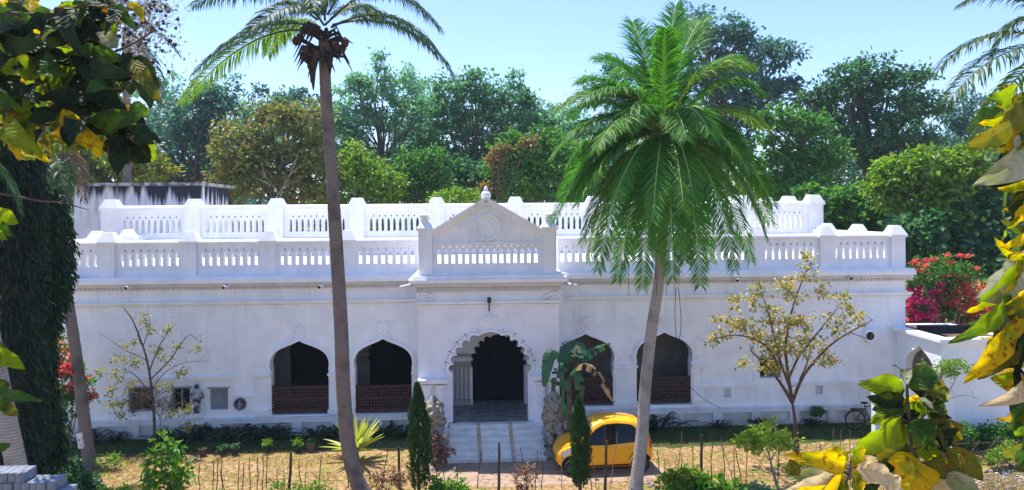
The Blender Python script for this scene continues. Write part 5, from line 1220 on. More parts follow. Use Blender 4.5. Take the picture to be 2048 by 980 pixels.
def leafy(name, label, cat, Y, base, leaf_list, stems, m=BARK, r=.012, ground=None):
    """leaf_list: (kind, base px, tip px, width px, depth offset, roll)"""
    g = base; t = thing(name, label, cat, g); ls = Leafset(); mb = MB(); s = (Y - CAMY) / F
    for lf in leaf_list:
        kd, b, e, w = lf[:4]; dy = lf[4] if len(lf) > 4 else rnd.uniform(-.2, .2); roll = lf[5] if len(lf) > 5 else rnd.uniform(-.5, .5)
        ls.add(at(*b, Y + (dy * .4 if abs(dy) < 1 else dy)), at(*e, Y + dy + rnd.uniform(-.1, .1)), w * s * 1.12 * (1 if abs(dy) < 1 else 1 + dy / (Y - CAMY)), kd, roll, rnd.uniform(.02, .4), rnd.uniform(.05, .55), rnd.uniform(-.1, .35))
    ls.build('leaves', t)
    for st in stems:
        pts = [at(p[0], p[1], Y + (p[2] if len(p) > 2 else 0)) for p in st[0]]
        pts = [V(*p) for p in smooth_curve([tuple(p) for p in pts], 4)]; n = len(pts)
        mb.tube(pts, [st[1] * (1 - .6 * i / (n - 1)) for i in range(n)], 7)
    mb.build('branches', m, t, smooth=True)
    return t
TWIG = mat('young_brown_twig', (.10, .075, .05), .8, .4, 20)
# upper right: branch hanging in from the right
UR = [('o', (2046, 205), (1962, 292), 78, 0, .3), ('l', (2030, 175), (1985, 200), 50, 0, .9), ('p', (2040, 268), (1968, 365), 74, -.1, .1), ('y', (2052, 225), (1972, 250), 34, .1, .5), ('o', (2060, 235), (1990, 305), 50, .1), ('y', (2060, 285), (2012, 330), 44, -.1), ('d', (2060, 320), (1998, 372), 70, .1, .1), ('y', (2052, 260), (2005, 300), 36, -.15),
      ('y', (2060, 445), (1988, 492), 30, -.05, .6), ('l', (2060, 470), (2000, 440), 24, .1), ('y', (2055, 500), (1985, 470), 26, -.1, .8), ('t', (2060, 500), (2030, 540), 50, .05),
      ('p', (2030, 520), (1948, 600), 84, .1, .1), ('l', (2045, 520), (1968, 612), 34, -.05, .5), ('y', (2030, 505), (1990, 590), 26, -.1, .5), ('y', (2000, 560), (1940, 630), 34, .12, .3), ('l', (2020, 590), (1942, 690), 40, -.1, .3), ('y', (2055, 575), (1985, 632), 44, -.12, .4), ('p', (2020, 600), (1962, 665), 50, .1), ('g', (2010, 610), (1950, 660), 50, .15), ('o', (2060, 610), (1990, 640), 44, .05),
      ('g', (2050, 640), (1975, 690), 60, .05), ('y', (2030, 640), (1958, 768), 46, -.1, .1), ('o', (2040, 650), (1990, 770), 54, .08, .2), ('o', (2010, 640), (1965, 720), 50, .12), ('d', (2060, 660), (2010, 745), 64, .1), ('y', (2060, 640), (2000, 690), 30, -.15), ('y', (2010, 670), (2035, 640), 22, -.15), ('d', (2030, 720), (2018, 800), 26, .1), ('t', (2042, 745), (1985, 815), 34, -.05, .2), ('g', (2060, 690), (2030, 760), 50, 0),
      ('y', (2060, 745), (2022, 800), 46, -.05), ('g', (2056, 790), (2016, 862), 62, .05, .1), ('l', (2060, 820), (2035, 880), 40, 0), ('o', (2060, 770), (2030, 830), 40, .1), ('y', (2058, 400), (2020, 460), 30, 0), ('d', (2062, 560), (2030, 700), 70, .3, .1), ('d', (2062, 620), (2040, 780), 60, .3, .1),
      ('o', (2062, 372), (2005, 420), 60, .2, .2), ('g', (2060, 380), (2030, 450), 60, .25), ('y', (2050, 360), (1995, 385), 30, .1, .4), ('g', (2060, 430), (2005, 520), 60, .25, .2), ('d', (2060, 520), (2000, 560), 60, .3), ('l', (2062, 300), (2020, 260), 40, .2), ('o', (2062, 190), (2010, 235), 50, .2), ('y', (2060, 540), (2015, 500), 34, .1, .5), ('d', (2062, 720), (2025, 830), 60, .3), ('o', (2062, 880), (2020, 930), 50, .2), ('g', (2062, 860), (2035, 940), 50, .2), ('y', (2040, 705), (1990, 745), 30, 0, .4)]
YN = -25.2
for _ in range(46):
    x, y = rnd.uniform(1985, 2060), rnd.choice([rnd.uniform(190, 420), rnd.uniform(470, 860), rnd.uniform(500, 760)]); a = rnd.uniform(.6, 3.3); l = rnd.uniform(34, 70)
    UR.append((rnd.choice('ggdoolyyop'), (x + 20, y - 20), (max(1945, x + 20 + math.cos(a)*l), y - 20 + math.sin(a)*l), l * rnd.uniform(.45, .7), rnd.uniform(.15, .6)))
leafy('broadleaf_sapling', 'tall sapling with curled yellow and pale leaves filling the right edge', 'sapling', YN, (at(2140, 900, YN).x, YN, 6.0), UR, [(((2140, 1100), (2105, 700), (2085, 450), (2060, 190)), .022), (((2090, 520), (2050, 505), (2020, 520)), .008), (((2095, 640), (2060, 620), (2010, 600)), .008), (((2090, 700), (2050, 690), (2030, 720)), .008), (((2085, 330), (2060, 290), (2040, 268)), .008)], TWIG)
LS = [('l', (1808, 778), (1722, 772), 52, -.05, .25), ('p', (1800, 765), (1722, 762), 40, .08, .3), ('l', (1800, 775), (1745, 805), 40, .08, .2), ('g', (1806, 760), (1782, 732), 22, .1), ('p', (1812, 770), (1822, 732), 22, -.05, .8), ('g', (1816, 772), (1876, 752), 54, .05, .3), ('d', (1818, 775), (1860, 800), 50, .1), ('p', (1870, 760), (1868, 742), 22, .1), ('o', (1848, 782), (1912, 785), 44, -.02, .3),
      ('d', (1808, 800), (1740, 796), 40, -.05, .2), ('g', (1806, 812), (1752, 815), 42, .05), ('o', (1808, 822), (1756, 838), 48, .1), ('d', (1812, 820), (1830, 850), 40, .1), ('g', (1838, 798), (1888, 835), 50, .05, .2), ('p', (1835, 795), (1870, 815), 16, -.1), ('l', (1835, 815), (1862, 835), 30, -.05), ('d', (1860, 820), (1888, 850), 50, .15),
      ('l', (1800, 838), (1712, 912), 62, -.1, .2), ('o', (1800, 850), (1806, 885), 34, .1), ('g', (1815, 845), (1868, 900), 60, -.1, .1), ('o', (1850, 840), (1912, 892), 60, .05, .1), ('d', (1855, 855), (1895, 905), 60, .02), ('l', (1825, 880), (1875, 935), 40, .1),
      ('o', (1815, 885), (1752, 935), 52, .05), ('d', (1790, 905), (1748, 952), 40, .1), ('y', (1818, 905), (1806, 1000), 108, -.1, .05), ('o', (1825, 895), (1775, 925), 50, .1), ('o', (1890, 898), (1968, 962), 44, -.05), ('d', (1850, 900), (1880, 935), 40, .15), ('o', (1850, 925), (1935, 950), 54, 0), ('p', (1890, 945), (1960, 985), 50, .05), ('t', (1850, 950), (1930, 990), 50, .1)]
YM = -25.9
for _ in range(22):
    y = rnd.uniform(760, 960); x = 1818 + rnd.uniform(-20, 20); a = rnd.uniform(-.3, 3.4); l = rnd.uniform(36, 72)
    LS.append((rnd.choice('ggdollllyy'), (x, y), (x + math.cos(a)*l*1.1, y + math.sin(a)*l*.7), l * rnd.uniform(.5, .75), rnd.uniform(.1, .4)))
leafy('broadleaf_sapling', 'upright sapling with large green and lime leaves in front of the low white wall', 'sapling', YM, (at(1815, 1400, YM).x, YM, 5.9), LS, [(((1812, 1400), (1822, 1000), (1822, 880), (1815, 800), (1814, 755)), .016), (((1820, 850), (1845, 835), (1870, 800)), .006), (((1820, 870), (1855, 850), (1880, 850)), .006), (((1818, 845), (1790, 830), (1770, 838)), .006), (((1822, 900), (1870, 890), (1895, 900)), .006)], TWIG)
BY = [('y', (1690, 930), (1588, 922), 44, -.05, .3), ('p', (1672, 945), (1570, 955), 44, .05, .3), ('y', (1685, 945), (1602, 985), 40, -.1), ('y', (1690, 925), (1640, 908), 34, .1), ('t', (1665, 950), (1575, 985), 44, 0), ('y', (1690, 950), (1655, 995), 50, .05, .1), ('y', (1700, 925), (1732, 905), 50, .05), ('y', (1705, 935), (1745, 960), 44, .02), ('t', (1712, 938), (1790, 965), 50, -.1, .2), ('y', (1705, 955), (1728, 1000), 54, -.05, .1), ('o', (1680, 960), (1610, 1010), 60, .05), ('d', (1730, 970), (1760, 1000), 50, .05), ('y', (1695, 925), (1672, 898), 30, .1), ('o', (1600, 930), (1570, 945), 34, .1), ('y', (1640, 915), (1580, 925), 30, .12), ('t', (1760, 950), (1800, 1000), 50, .1)]
YK = -26.2
leafy('broadleaf_sapling', 'low sapling with bright yellow and papery dry leaves at the bottom edge', 'sapling', YK, (at(1690, 1400, YK).x, YK, 5.9), BY, [(((1680, 1400), (1690, 1010), (1698, 950), (1702, 915)), .007), (((1695, 950), (1670, 930), (1640, 922)), .004), (((1698, 960), (1720, 935), (1740, 940)), .004)], TWIG)
# upper left: dark branch with big leaves
UL = []
branches_px = [((-60, 40), (60, 100), (150, 125), (250, 95), (310, 60)), ((-60, 140), (40, 175), (120, 150), (190, 120)), ((-60, 215), (60, 215), (110, 235), (190, 205), (260, 170)), ((-60, 250), (60, 250), (170, 252), (240, 275), (305, 285)), ((-60, 20), (100, 30), (200, 10), (290, 25)), ((-60, 100), (30, 60), (110, 40), (180, 60))]
def inside(x, y):
    if y < 60: return x < 265
    if y < 110: return x < 235
    if y < 230: return x < 300
    return x < 305 and y < 320 + (x > 180) * 12 and not (y > 300 and 100 < x < 200)
for br in branches_px:
    for (xa, ya), (xb, yb) in zip(br[:-1], br[1:]):
        for i in range(8):
            f = rnd.random(); bx_, by_ = xa + (xb - xa) * f, ya + (yb - ya) * f; a = rnd.uniform(-.6, 3.6); l = rnd.uniform(45, 85)
            tx, ty = bx_ + math.cos(a) * l, by_ + math.sin(a) * l * .9
            if inside(tx, ty) and inside(bx_, by_):
                low = by_ > 150 and bx_ < 120
                UL.append((rnd.choice('ylllogdd') if low else rnd.choice('dddddddggggol'), (bx_, by_), (tx, ty), l * rnd.uniform(.5, .72), rnd.uniform(-.5, .5)))
UL += [('d', (205, 60), (120, 95), 60, 0, .1), ('d', (160, 90), (215, 150), 70, 0, .1), ('d', (245, 105), (300, 215), 56, -.1, .3), ('o', (262, 118), (318, 200), 36, -.12, .2), ('d', (190, 130), (265, 160), 60, 0), ('l', (235, 95), (200, 35), 34, .1), ('p', (235, 95), (190, 65), 34, -.2), ('y', (255, 5), (285, 40), 20, 0), ('o', (215, 0), (240, 45), 40, 0), ('d', (240, 280), (235, 352), 44, -.1, .1), ('d', (250, 275), (300, 325), 56, 0, .1), ('l', (285, 270), (305, 330), 30, .1), ('y', (215, 285), (180, 312), 34, .1), ('y', (150, 255), (180, 300), 40, .1), ('o', (100, 270), (95, 325), 44, .1), ('l', (60, 250), (30, 215), 40, .1), ('y', (30, 215), (12, 262), 40, -.1), ('d', (250, 262), (310, 290), 40, 0, .2), ('g', (230, 230), (300, 285), 44, .1), ('d', (215, 235), (270, 275), 40, .1), ('d', (120, 160), (180, 240), 60, 0), ('d', (150, 160), (240, 250), 70, 0)]
YU2 = -22.2
def far_layer():
    out = []
    while len(out) < 260:
        x, y = rnd.uniform(-10, 300), rnd.uniform(-10, 325)
        if not inside(x, y): continue
        a = rnd.uniform(-.4, 3.5); l = rnd.uniform(26, 50); tx, ty = x + math.cos(a)*l, y + math.sin(a)*l
        if not inside(tx, ty): continue
        out.append((rnd.choice('yyyllllloogg') if x < 170 or rnd.random() < .3 else rnd.choice('ddddggo'), (x, y), (tx, ty), l * rnd.uniform(.5, .75), rnd.uniform(1.3, 3.6)))
    return out
UL += far_layer()
leafy('broadleaf_tree', 'near branch with big dark and backlit yellow leaves across the upper left', 'tree', YU2, (at(-160, 900, YU2).x, YU2, 0.0), UL, [([(-160, 1900), (-150, 900), (-120, 300), (-60, 40)], .09)] + [(b, .022) for b in branches_px] + [(((-120, 300), (-60, 215)), .03), (((-120, 300), (-60, 250)), .02), (((-130, 400), (-60, 140)), .03), (((-120, 300), (-60, 20)), .03), (((-120, 300), (-60, 100)), .03)], BARK)
UL2 = [('l', (-10, 420), (36, 445), 34, 0, .2), ('g', (-20, 440), (25, 470), 30, .1), ('l', (-15, 445), (20, 480), 24, 0), ('g', (-20, 700), (20, 705), 34, .1), ('l', (-10, 695), (46, 742), 30, -.05), ('g', (-15, 780), (76, 796), 26, 0, .3), ('o', (10, 800), (38, 830), 24, 0), ('g', (-20, 760), (20, 770), 34, .1), ('g', (-20, 790), (15, 820), 34, .05), ('l', (-20, 720), (25, 725), 30, .1), ('g', (-30, 900), (14, 890), 30, .1)]
YV = -23.2
leafy('sapling', 'few bright green leaves poking in beside the pale trunk at the left edge', 'sapling', YV, (at(-60, 900, YV).x, YV, 4.0), UL2, [(((-60, 1300), (-50, 800), (-40, 420)), .02), (((-50, 780), (-10, 778)), .006), (((-48, 700), (-10, 695)), .006), (((-40, 430), (-10, 420)), .006)], TWIG)
tw = thing('bare_twig', 'thin black forked bare twig across the hanging creepers', 'twig', tuple(at(-40, 385, -23)))
MB().tube([at(-40, 382, -23), at(20, 390, -23), at(80, 402, -23), at(125, 405, -23), at(178, 420, -23)], [.012, .01, .009, .008, .003], 6).tube([at(120, 405, -23), at(135, 392, -23), at(152, 387, -23)], [.008, .006, .003], 6).build('twig', BARK, tw)
# berry sprays
YBR = -20.5
bs = thing('berry_tree', 'fine leafless sprays hung with small dark round berries beside the upper left leaves', 'tree', (at(-200, 900, YBR).x, YBR, 0))
mb = MB(); be = []; mb.tube([at(-200, 1700, YBR), at(-150, 300, YBR), at(100, 90, YBR), at(240, 60, YBR)], [.12, .08, .03, .015], 7)
for i in range(46):
    a = V(*at(rnd.uniform(215, 300), rnd.uniform(-20, 120), YBR + rnd.uniform(-.4, .4))); e = V(*at(rnd.uniform(255, 372), rnd.uniform(-20, 182), YBR + rnd.uniform(-.6, .6))); l = limb_pts(a, e, .15, 4); mb.tube(l, [.006, .005, .004, .003, .0015], 4, cap=False)
    for k in range(2): q = l[2 + k] + V(rnd.uniform(-.12, .12), rnd.uniform(-.1, .1), rnd.uniform(-.12, .05)); mb.tube([l[2 + k], q], .0018, 3, cap=False); be.append((q, rnd.uniform(.018, .03)))
mb.build('branches', BARKDRY, bs); b0_ = None
for q, r in be:
    o = MB().ball((0, 0, 0), 1.0, 8).build('berry', mat('dark_berries', (.03, .02, .05), .5), None, True) if b0_ is None else b0_.copy()
    if b0_ is None: b0_ = o
    else: COL.objects.link(o)
    o.parent = bs; o.location = q - bs.location; o.scale = (r,) * 3
nl = 600; P = np.array([tuple(at(rnd.gauss(300, 38), rnd.gauss(60, 60), YBR + rnd.uniform(-.6, .6))) for _ in range(nl)]); leaves('foliage', P, rdir(nl), rdir(nl), .05 * RNG.uniform(.6, 1.3, nl), .03, leafmat('pale_violet_leaflets', [(.3, .32, .36), (.2, .26, .22), (.4, .4, .42)], .5), bs)  # pale violet leaf colour stands for the blurred bright sky between the sprays

# ------------------------------------------------------------------ mast trees with hanging leaves at the left
def mast(name, label, Y, spec, m, n, L=.26, W=.05):
    b = spec[0]; t = thing(name, label, 'tree', (at(b[0], 640, Y).x, Y, 0)); s = (Y - CAMY) / F
    P = []; A = []
    tot = len(spec)
    for _ in range(n):
        i = rnd.randrange(tot - 1); f = rnd.random(); x = spec[i][0] + (spec[i+1][0] - spec[i][0]) * f; y = spec[i][1] + (spec[i+1][1] - spec[i][1]) * f; r = (spec[i][2] + (spec[i+1][2] - spec[i][2]) * f) * s
        a = rnd.uniform(0, 6.28); rr = r * math.sqrt(rnd.random()) * rnd.uniform(.75, 1.1); c = at(x, y, Y); P.append((c.x + rr*math.cos(a), Y + rr*math.sin(a), c.z)); A.append((math.cos(a) * .5 + rnd.gauss(0, .25), math.sin(a) * .5 + rnd.gauss(0, .25), -1 + rnd.gauss(0, .25)))
    P = np.array(P); A = np.array(A); N = RNG.normal(size=(n, 3)); N[:, 2] += .5; ok = P[:, 2] > .15
    leaves('crown', P[ok], A[ok], N[ok], L * RNG.uniform(.6, 1.3, ok.sum()), W * RNG.uniform(.8, 1.3, ok.sum()), m, t, droop=.25)
    p = [at(x, y, Y) for x, y, r in spec]; p = [V(p[0].x, Y, 0)] + p
    MB().tube(p, [.34] + [.26 * (1 - .6*i/len(p)) for i in range(len(p) - 1)], 10).build('trunk', BARK, t, smooth=True)
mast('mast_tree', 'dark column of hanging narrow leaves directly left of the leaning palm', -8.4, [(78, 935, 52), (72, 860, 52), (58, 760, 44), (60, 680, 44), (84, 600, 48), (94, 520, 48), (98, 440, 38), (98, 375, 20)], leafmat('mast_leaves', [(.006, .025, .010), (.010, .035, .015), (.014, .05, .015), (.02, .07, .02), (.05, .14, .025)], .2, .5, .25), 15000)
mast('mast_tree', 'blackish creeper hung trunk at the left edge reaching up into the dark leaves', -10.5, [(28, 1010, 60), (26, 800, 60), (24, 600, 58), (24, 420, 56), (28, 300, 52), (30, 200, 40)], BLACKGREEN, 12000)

# ------------------------------------------------------------------ paver stack on a ledge
YS = -23.0
lz_ = at(60, 1004, YS).z
ledge = thing('neighbour_ledge', 'rendered ledge just below the frame that carries the grey pavers', 'wall', (at(40, 990, YS).x, YS + .2, 0))
MB().box(at(-260, 982, YS).x, at(146, 982, YS).x, YS - .02, YS + .22, 0, lz_ - .01).build('wall', OLDWALL, ledge)
PAV = mat('grey_paver', (.24, .27, .32), .9, scale=9, col2=(.15, .17, .21), bump=.4, bscale=30)
ph = .085; pw = .066; pl = .2; np_ = 0
rows = [(962, 12, 152, 0, 'lower course of the grey paver stack'), (944, 9, 108, 1, ''), (930, -4, 60, 2, '')]
proto = None
for lev, (xa, xb) in enumerate(((-40, 132), (-40, 108), (-40, 48))):
    X0, X1 = at(xa, 960, YS).x, at(xb, 960, YS).x; n = int((X1 - X0) / (pw + .004))
    for i in range(n):
        loc = V(X1 - (i + .5) * (pw + .004), YS + .1 + rnd.uniform(-.012, .012), lz_ - .008 + lev * (ph + .003)); lb = ['grey concrete paver on edge in the bottom course of the stack', 'grey concrete paver on edge in the middle course of the stack', 'grey concrete paver on edge in the short top course of the stack'][lev]
        if proto is None:
            bm = bmesh.new(); bmesh.ops.create_cube(bm, size=1); bmesh.ops.scale(bm, vec=(pw, pl, ph), verts=bm.verts); bmesh.ops.translate(bm, vec=(0, 0, ph/2), verts=bm.verts); bmesh.ops.bevel(bm, geom=bm.edges[:], offset=.004, segments=1, affect='EDGES')
            me = bpy.data.meshes.new('paver'); bm.to_mesh(me); bm.free(); me.materials.append(PAV); proto = bpy.data.objects.new('paver', me); o = proto
        else: o = proto.copy()
        COL.objects.link(o); o.location = loc; o.rotation_euler = (0, 0, rnd.uniform(-.03, .03)); tag(o, lb, 'paver', lb.replace('grey concrete paver on edge', 'pavers'))

# ------------------------------------------------------------------ small trees and shrubs of the yard
def small_tree(name, label, Y, base_px, forks, clumps, m, L, W, clr, per, r0, bark, cat='tree', k=4.0, flat=.8):
    """forks: branch polylines in the photograph's plane with depth offsets; clumps: (px, py, r px)"""
    b = gr(*base_px); Y = b.y; t = thing(name, label, cat, b.to_tuple()); s = (Y - CAMY) / F; mb = MB()
    for pts, ra in forks:
        p = [at(q[0], q[1], Y + (q[2] if len(q) > 2 else 0)) for q in pts]; p = [V(*q) for q in smooth_curve([tuple(q) for q in p], 4)]; n = len(p); mb.tube(p, [max(.004, ra * (1 - .75*i/(n-1))) for i in range(n)], 7)
        for j in range(2, n, 2):
            q = p[j] + V(rnd.gauss(0, .28), rnd.gauss(0, .28), abs(rnd.gauss(.1, .25))); mb.tube(limb_pts(p[j], q, .15, 3), [max(.004, ra*.25), .006, .004, .002], 5, cap=False)
    mb.build('trunk', bark, t, smooth=True)
    bl = [(tuple(at(x, y, Y + rnd.uniform(-.5, .5) * r * s * 1.5)), (r*s, r*s, r*s*flat)) for x, y, r in clumps]
    P, A, N, LL, WW, _ = blob_leaves(bl, clr, k / 2, per, L, W, .7); leaves('crown', P, A, N, LL, WW, m, t)
    return t
small_tree('autumn_tree', 'young tree with rusty yellow leaves against the right half of the wall', 0, (1594, 915),
    [(((1594, 918), (1592, 860), (1584, 800)), .12), (((1585, 806), (1560, 765), (1535, 735), (1500, 700)), .07), (((1585, 805), (1575, 740), (1572, 680), (1590, 600, .4), (1620, 525, .4)), .07), (((1586, 800), (1608, 750), (1650, 700), (1690, 670), (1745, 640)), .065), (((1578, 770), (1560, 720), (1540, 640), (1525, 590)), .05), (((1576, 760), (1600, 710), (1640, 660), (1680, 610)), .05), (((1560, 740), (1530, 690, -.4), (1470, 670, -.4), (1410, 685, -.4)), .045), (((1600, 760), (1620, 700, .5), (1600, 640, .5)), .04), (((1700, 665), (1740, 680)), .02)],
    [(1430, 685, 16), (1455, 640, 22), (1480, 605, 22), (1500, 655, 24), (1520, 590, 24), (1540, 630, 24), (1560, 575, 22), (1590, 590, 22), (1610, 545, 20), (1622, 515, 12), (1640, 575, 16), (1600, 640, 24), (1650, 640, 18), (1690, 620, 18), (1715, 640, 18), (1680, 660, 18), (1570, 680, 30), (1600, 690, 28), (1540, 700, 24), (1520, 670, 24), (1630, 680, 22), (1495, 725, 16), (1550, 735, 26), (1640, 720, 18), (1665, 715, 14), (1450, 670, 16), (1675, 590, 16), (1580, 635, 20)], G_AUT, .15, .095, .22, 15, .1, BARKRED, k=2.0)
small_tree('bare_sapling', 'nearly leafless sapling with a few yellow leaves before the left windows', 0, (312, 905),
    [(((309, 905), (309, 850), (305, 790), (296, 730), (285, 690), (265, 640), (250, 620)), .06), (((298, 745), (315, 700), (335, 665), (345, 655)), .03), (((300, 760), (340, 720), (360, 690), (380, 670), (400, 685)), .03), (((304, 790), (270, 750), (240, 735)), .025), (((294, 720), (250, 700), (215, 675)), .022), (((287, 690), (300, 650), (295, 628)), .02), (((304, 780), (330, 745), (370, 725), (420, 722)), .02), (((305, 800), (340, 780), (370, 800), (385, 830)), .018), (((305, 800), (270, 785), (225, 800)), .018), (((290, 700), (275, 665), (310, 645)), .018)],
    [(275, 726, 12), (238, 748, 12), (340, 658, 12), (365, 745, 12), (240, 718, 8), (284, 636, 8), (203, 742, 6), (255, 690, 8), (310, 700, 10), (325, 720, 10), (262, 770, 10), (235, 805, 14), (250, 830, 12), (225, 780, 12), (345, 830, 12), (365, 820, 14), (370, 850, 12), (330, 775, 12), (300, 660, 8), (395, 690, 8), (355, 690, 8)], leafmat('sparse_yellow_leaves', [(.28, .27, .05), (.12, .16, .03), (.40, .33, .10), (.14, .2, .03)], .45), .12, .075, .17, 11, .05, BARK, k=2.4)
small_tree('bare_sapling', 'tangle of dry twigs in front of the two dark left windows', 0, (330, 890), [(((318, 890), (322, 840), (330, 800), (350, 790)), .02), (((322, 835), (290, 800), (262, 790)), .014), (((322, 830), (285, 815), (260, 805)), .014), (((325, 820), (360, 805), (400, 830)), .014), (((320, 840), (300, 790), (285, 775)), .014), (((325, 820), (345, 830), (360, 850)), .01)], [(285, 800, 22), (270, 815, 14), (330, 805, 18), (300, 790, 18)], leafmat('dry_twig_leaves', [(.22, .15, .09), (.12, .09, .05), (.3, .23, .14)], .3), .07, .035, .14, 14, .03, BARKDRY, cat='shrub')
small_tree('parasol_shrub', 'small tree with a flat bright green crown in front of the autumn leaved tree', 0, (1556, 975), [(((1556, 978), (1545, 940), (1540, 918), (1535, 900)), .055), (((1540, 922), (1555, 900), (1575, 885)), .025), (((1542, 925), (1520, 895), (1500, 880)), .022), (((1545, 945), (1525, 930), (1512, 912)), .018), (((1537, 905), (1545, 880), (1540, 860)), .02)],
    [(1490, 878, 22), (1515, 868, 24), (1545, 866, 24), (1570, 875, 22), (1530, 888, 26), (1500, 892, 18), (1560, 890, 20), (1582, 885, 12), (1540, 850, 14), (1480, 888, 12)], leafmat('bright_lime_leaves', [(.22, .34, .04), (.30, .40, .06), (.15, .28, .03), (.36, .42, .10)], .62), .15, .10, .15, 9, .05, BARKDRY, k=3.2, flat=.5)
small_tree('thorny_sapling', 'thin bare limbed sapling with a flat green top against the side porch', 0, (1850, 905), [(((1850, 905), (1858, 860), (1868, 835)), .05), (((1868, 838), (1890, 800), (1905, 770), (1925, 735)), .03), (((1868, 835), (1862, 790), (1850, 760), (1845, 735)), .03), (((1890, 800), (1930, 790), (1960, 800)), .018), (((1880, 815), (1880, 770), (1890, 740)), .02)],
    [(1850, 738, 14), (1885, 732, 18), (1915, 730, 18), (1935, 738, 10), (1865, 750, 14), (1900, 745, 14), (1840, 800, 10)], G_LIME, .10, .06, .14, 12, .04, BARKDRY, k=3.5)
# cypresses
def cypress(label, px, pb, ptop, w):
    b = gr(px, pb); Y = b.y; t = thing('cypress', label, 'tree', b.to_tuple()); s = (Y - CAMY) / F; h = at(px, ptop, Y).z; n = 7500
    u = RNG.random(n) ** .8; r = w * s * .5 * np.clip(np.minimum(1.0, ((1 - u) * 2.6 + .01) ** .8) * (.62 + .38 * np.minimum(1, u * 6 + .3)), 0, 1) * RNG.uniform(.3, 1.25, n) ** .5; a = RNG.uniform(0, 6.283, n); r *= 1 + .2 * np.sin(a * 3 + u * 23) + .12 * np.sin(a * 5 - u * 41)
    lean = np.sin(u * 4) * .04
    P = np.stack([b.x + lean + r * np.cos(a), Y + r * np.sin(a), .22 + u * (h - .25)], 1); A = np.stack([np.cos(a) * .45, np.sin(a) * .45, np.ones(n)], 1) + RNG.normal(size=(n, 3)) * .25
    leaves('crown', P, A, RNG.normal(size=(n, 3)), .11 * RNG.uniform(.6, 1.4, n), .03, leafmat('cypress_sprays', [(.012, .05, .012), (.022, .08, .014), (.05, .13, .02)], .2), t)
    MB().tube([V(b.x, Y, 0), V(b.x, Y, h * .9)], [.06, .01], 7).build('trunk', BARK, t)
cypress('slim dark cypress standing in front of the left guardian lion', 838, 992, 768, 36)
cypress('slim dark cypress standing in front of the yellow car', 1160, 988, 796, 31)
# banana plant
def blade(mb, pts, w, tears=0, m=0, fold=.15):
    """long leaf blade along points; torn edges leave gaps"""
    p = [V(*q) for q in smooth_curve([tuple(q) for q in pts], 6)]; n = len(p)
    for i in range(n - 1):
        f = i / (n - 1); f2 = (i + 1) / (n - 1); a, b = p[i], p[i + 1]; d = (b - a).normalized(); sd = d.cross(V(0, -.5, .8)).normalized(); up = sd.cross(d)
        sk = rnd.choice((1, -1)) if tears and rnd.random() < tears * 1.7 else 0
        for s in (1, -1):
            if s == sk: continue
            wa, wb = w * math.sin(math.pi * min(1, .1 + .9*f)) ** .6, w * math.sin(math.pi * min(1, .1 + .9*f2)) ** .6
            j = rnd.uniform(.8, 1.05); sg = up * (-fold)
            mb.add([a, b, b + sd*s*wb*j + sg*wb - V(0, 0, wb*.3), a + sd*s*wa + sg*wa - V(0, 0, wa*.3)], [(0, 1, 2, 3)], m)
BAN = leafmat('banana_blade', [(.02, .085, .03), (.035, .12, .05), (.025, .10, .05)], .35, .35, .5)
BANDRY = leafmat('dry_banana_blade', [(.30, .20, .08), (.22, .14, .06), (.36, .27, .13)], .35)
b = gr(1135, 905); YQ = -3.9; t = thing('banana_plant', 'torn banana plant with one brown hanging leaf beside the right guardian lion', 'plant', (X(1137, YQ), YQ, 0))
mb = MB(); mb.tube([V(X(1137, YQ), YQ, 0), at(1139, 800, YQ), at(1138, 735, YQ)], [.13, .1, .06], 10)
for c in ((1150, 715), (1098, 715), (1170, 700), (1165, 735), (1125, 740)): mb.tube([at(1138, 750, YQ), at((1138 + c[0]) / 2, min(745, c[1]) - 4, YQ - .1), at(*c, YQ - .2)], [.05, .03, .02], 7)
mb.build('stem', mat('banana_stem', (.17, .13, .06), .7, scale=6, col2=(.07, .05, .03)), t, smooth=True)
for pts, w, tr_, m in ((((1138, 742, 0), (1115, 705, -.3), (1098, 710, -.5), (1088, 775, -.6)), .27, .12, BAN), (((1138, 740, 0), (1140, 695, .2), (1152, 685, .2), (1168, 715, -.3)), .42, .05, BAN), (((1140, 745, 0), (1165, 712, 0), (1190, 698, .1), (1222, 685, .2)), .22, .1, BAN), (((1140, 745, 0), (1165, 728, -.4), (1195, 745, -.5), (1228, 805, -.5)), .2, .28, BANDRY), (((1138, 750, 0), (1118, 735, .3), (1112, 770, .4), (1108, 830, .4)), .2, .3, BAN), (((1138, 750, 0), (1150, 740, -.4), (1160, 770, -.5), (1155, 830, -.5)), .2, .3, BAN), (((1136, 745, 0), (1125, 725, -.5), (1130, 770, -.7), (1128, 840, -.7)), .16, .35, BAN)):
    q = MB(); blade(q, [at(x, y, YQ + d) for x, y, d in pts], w, tr_); q.build('leaf', m, t)
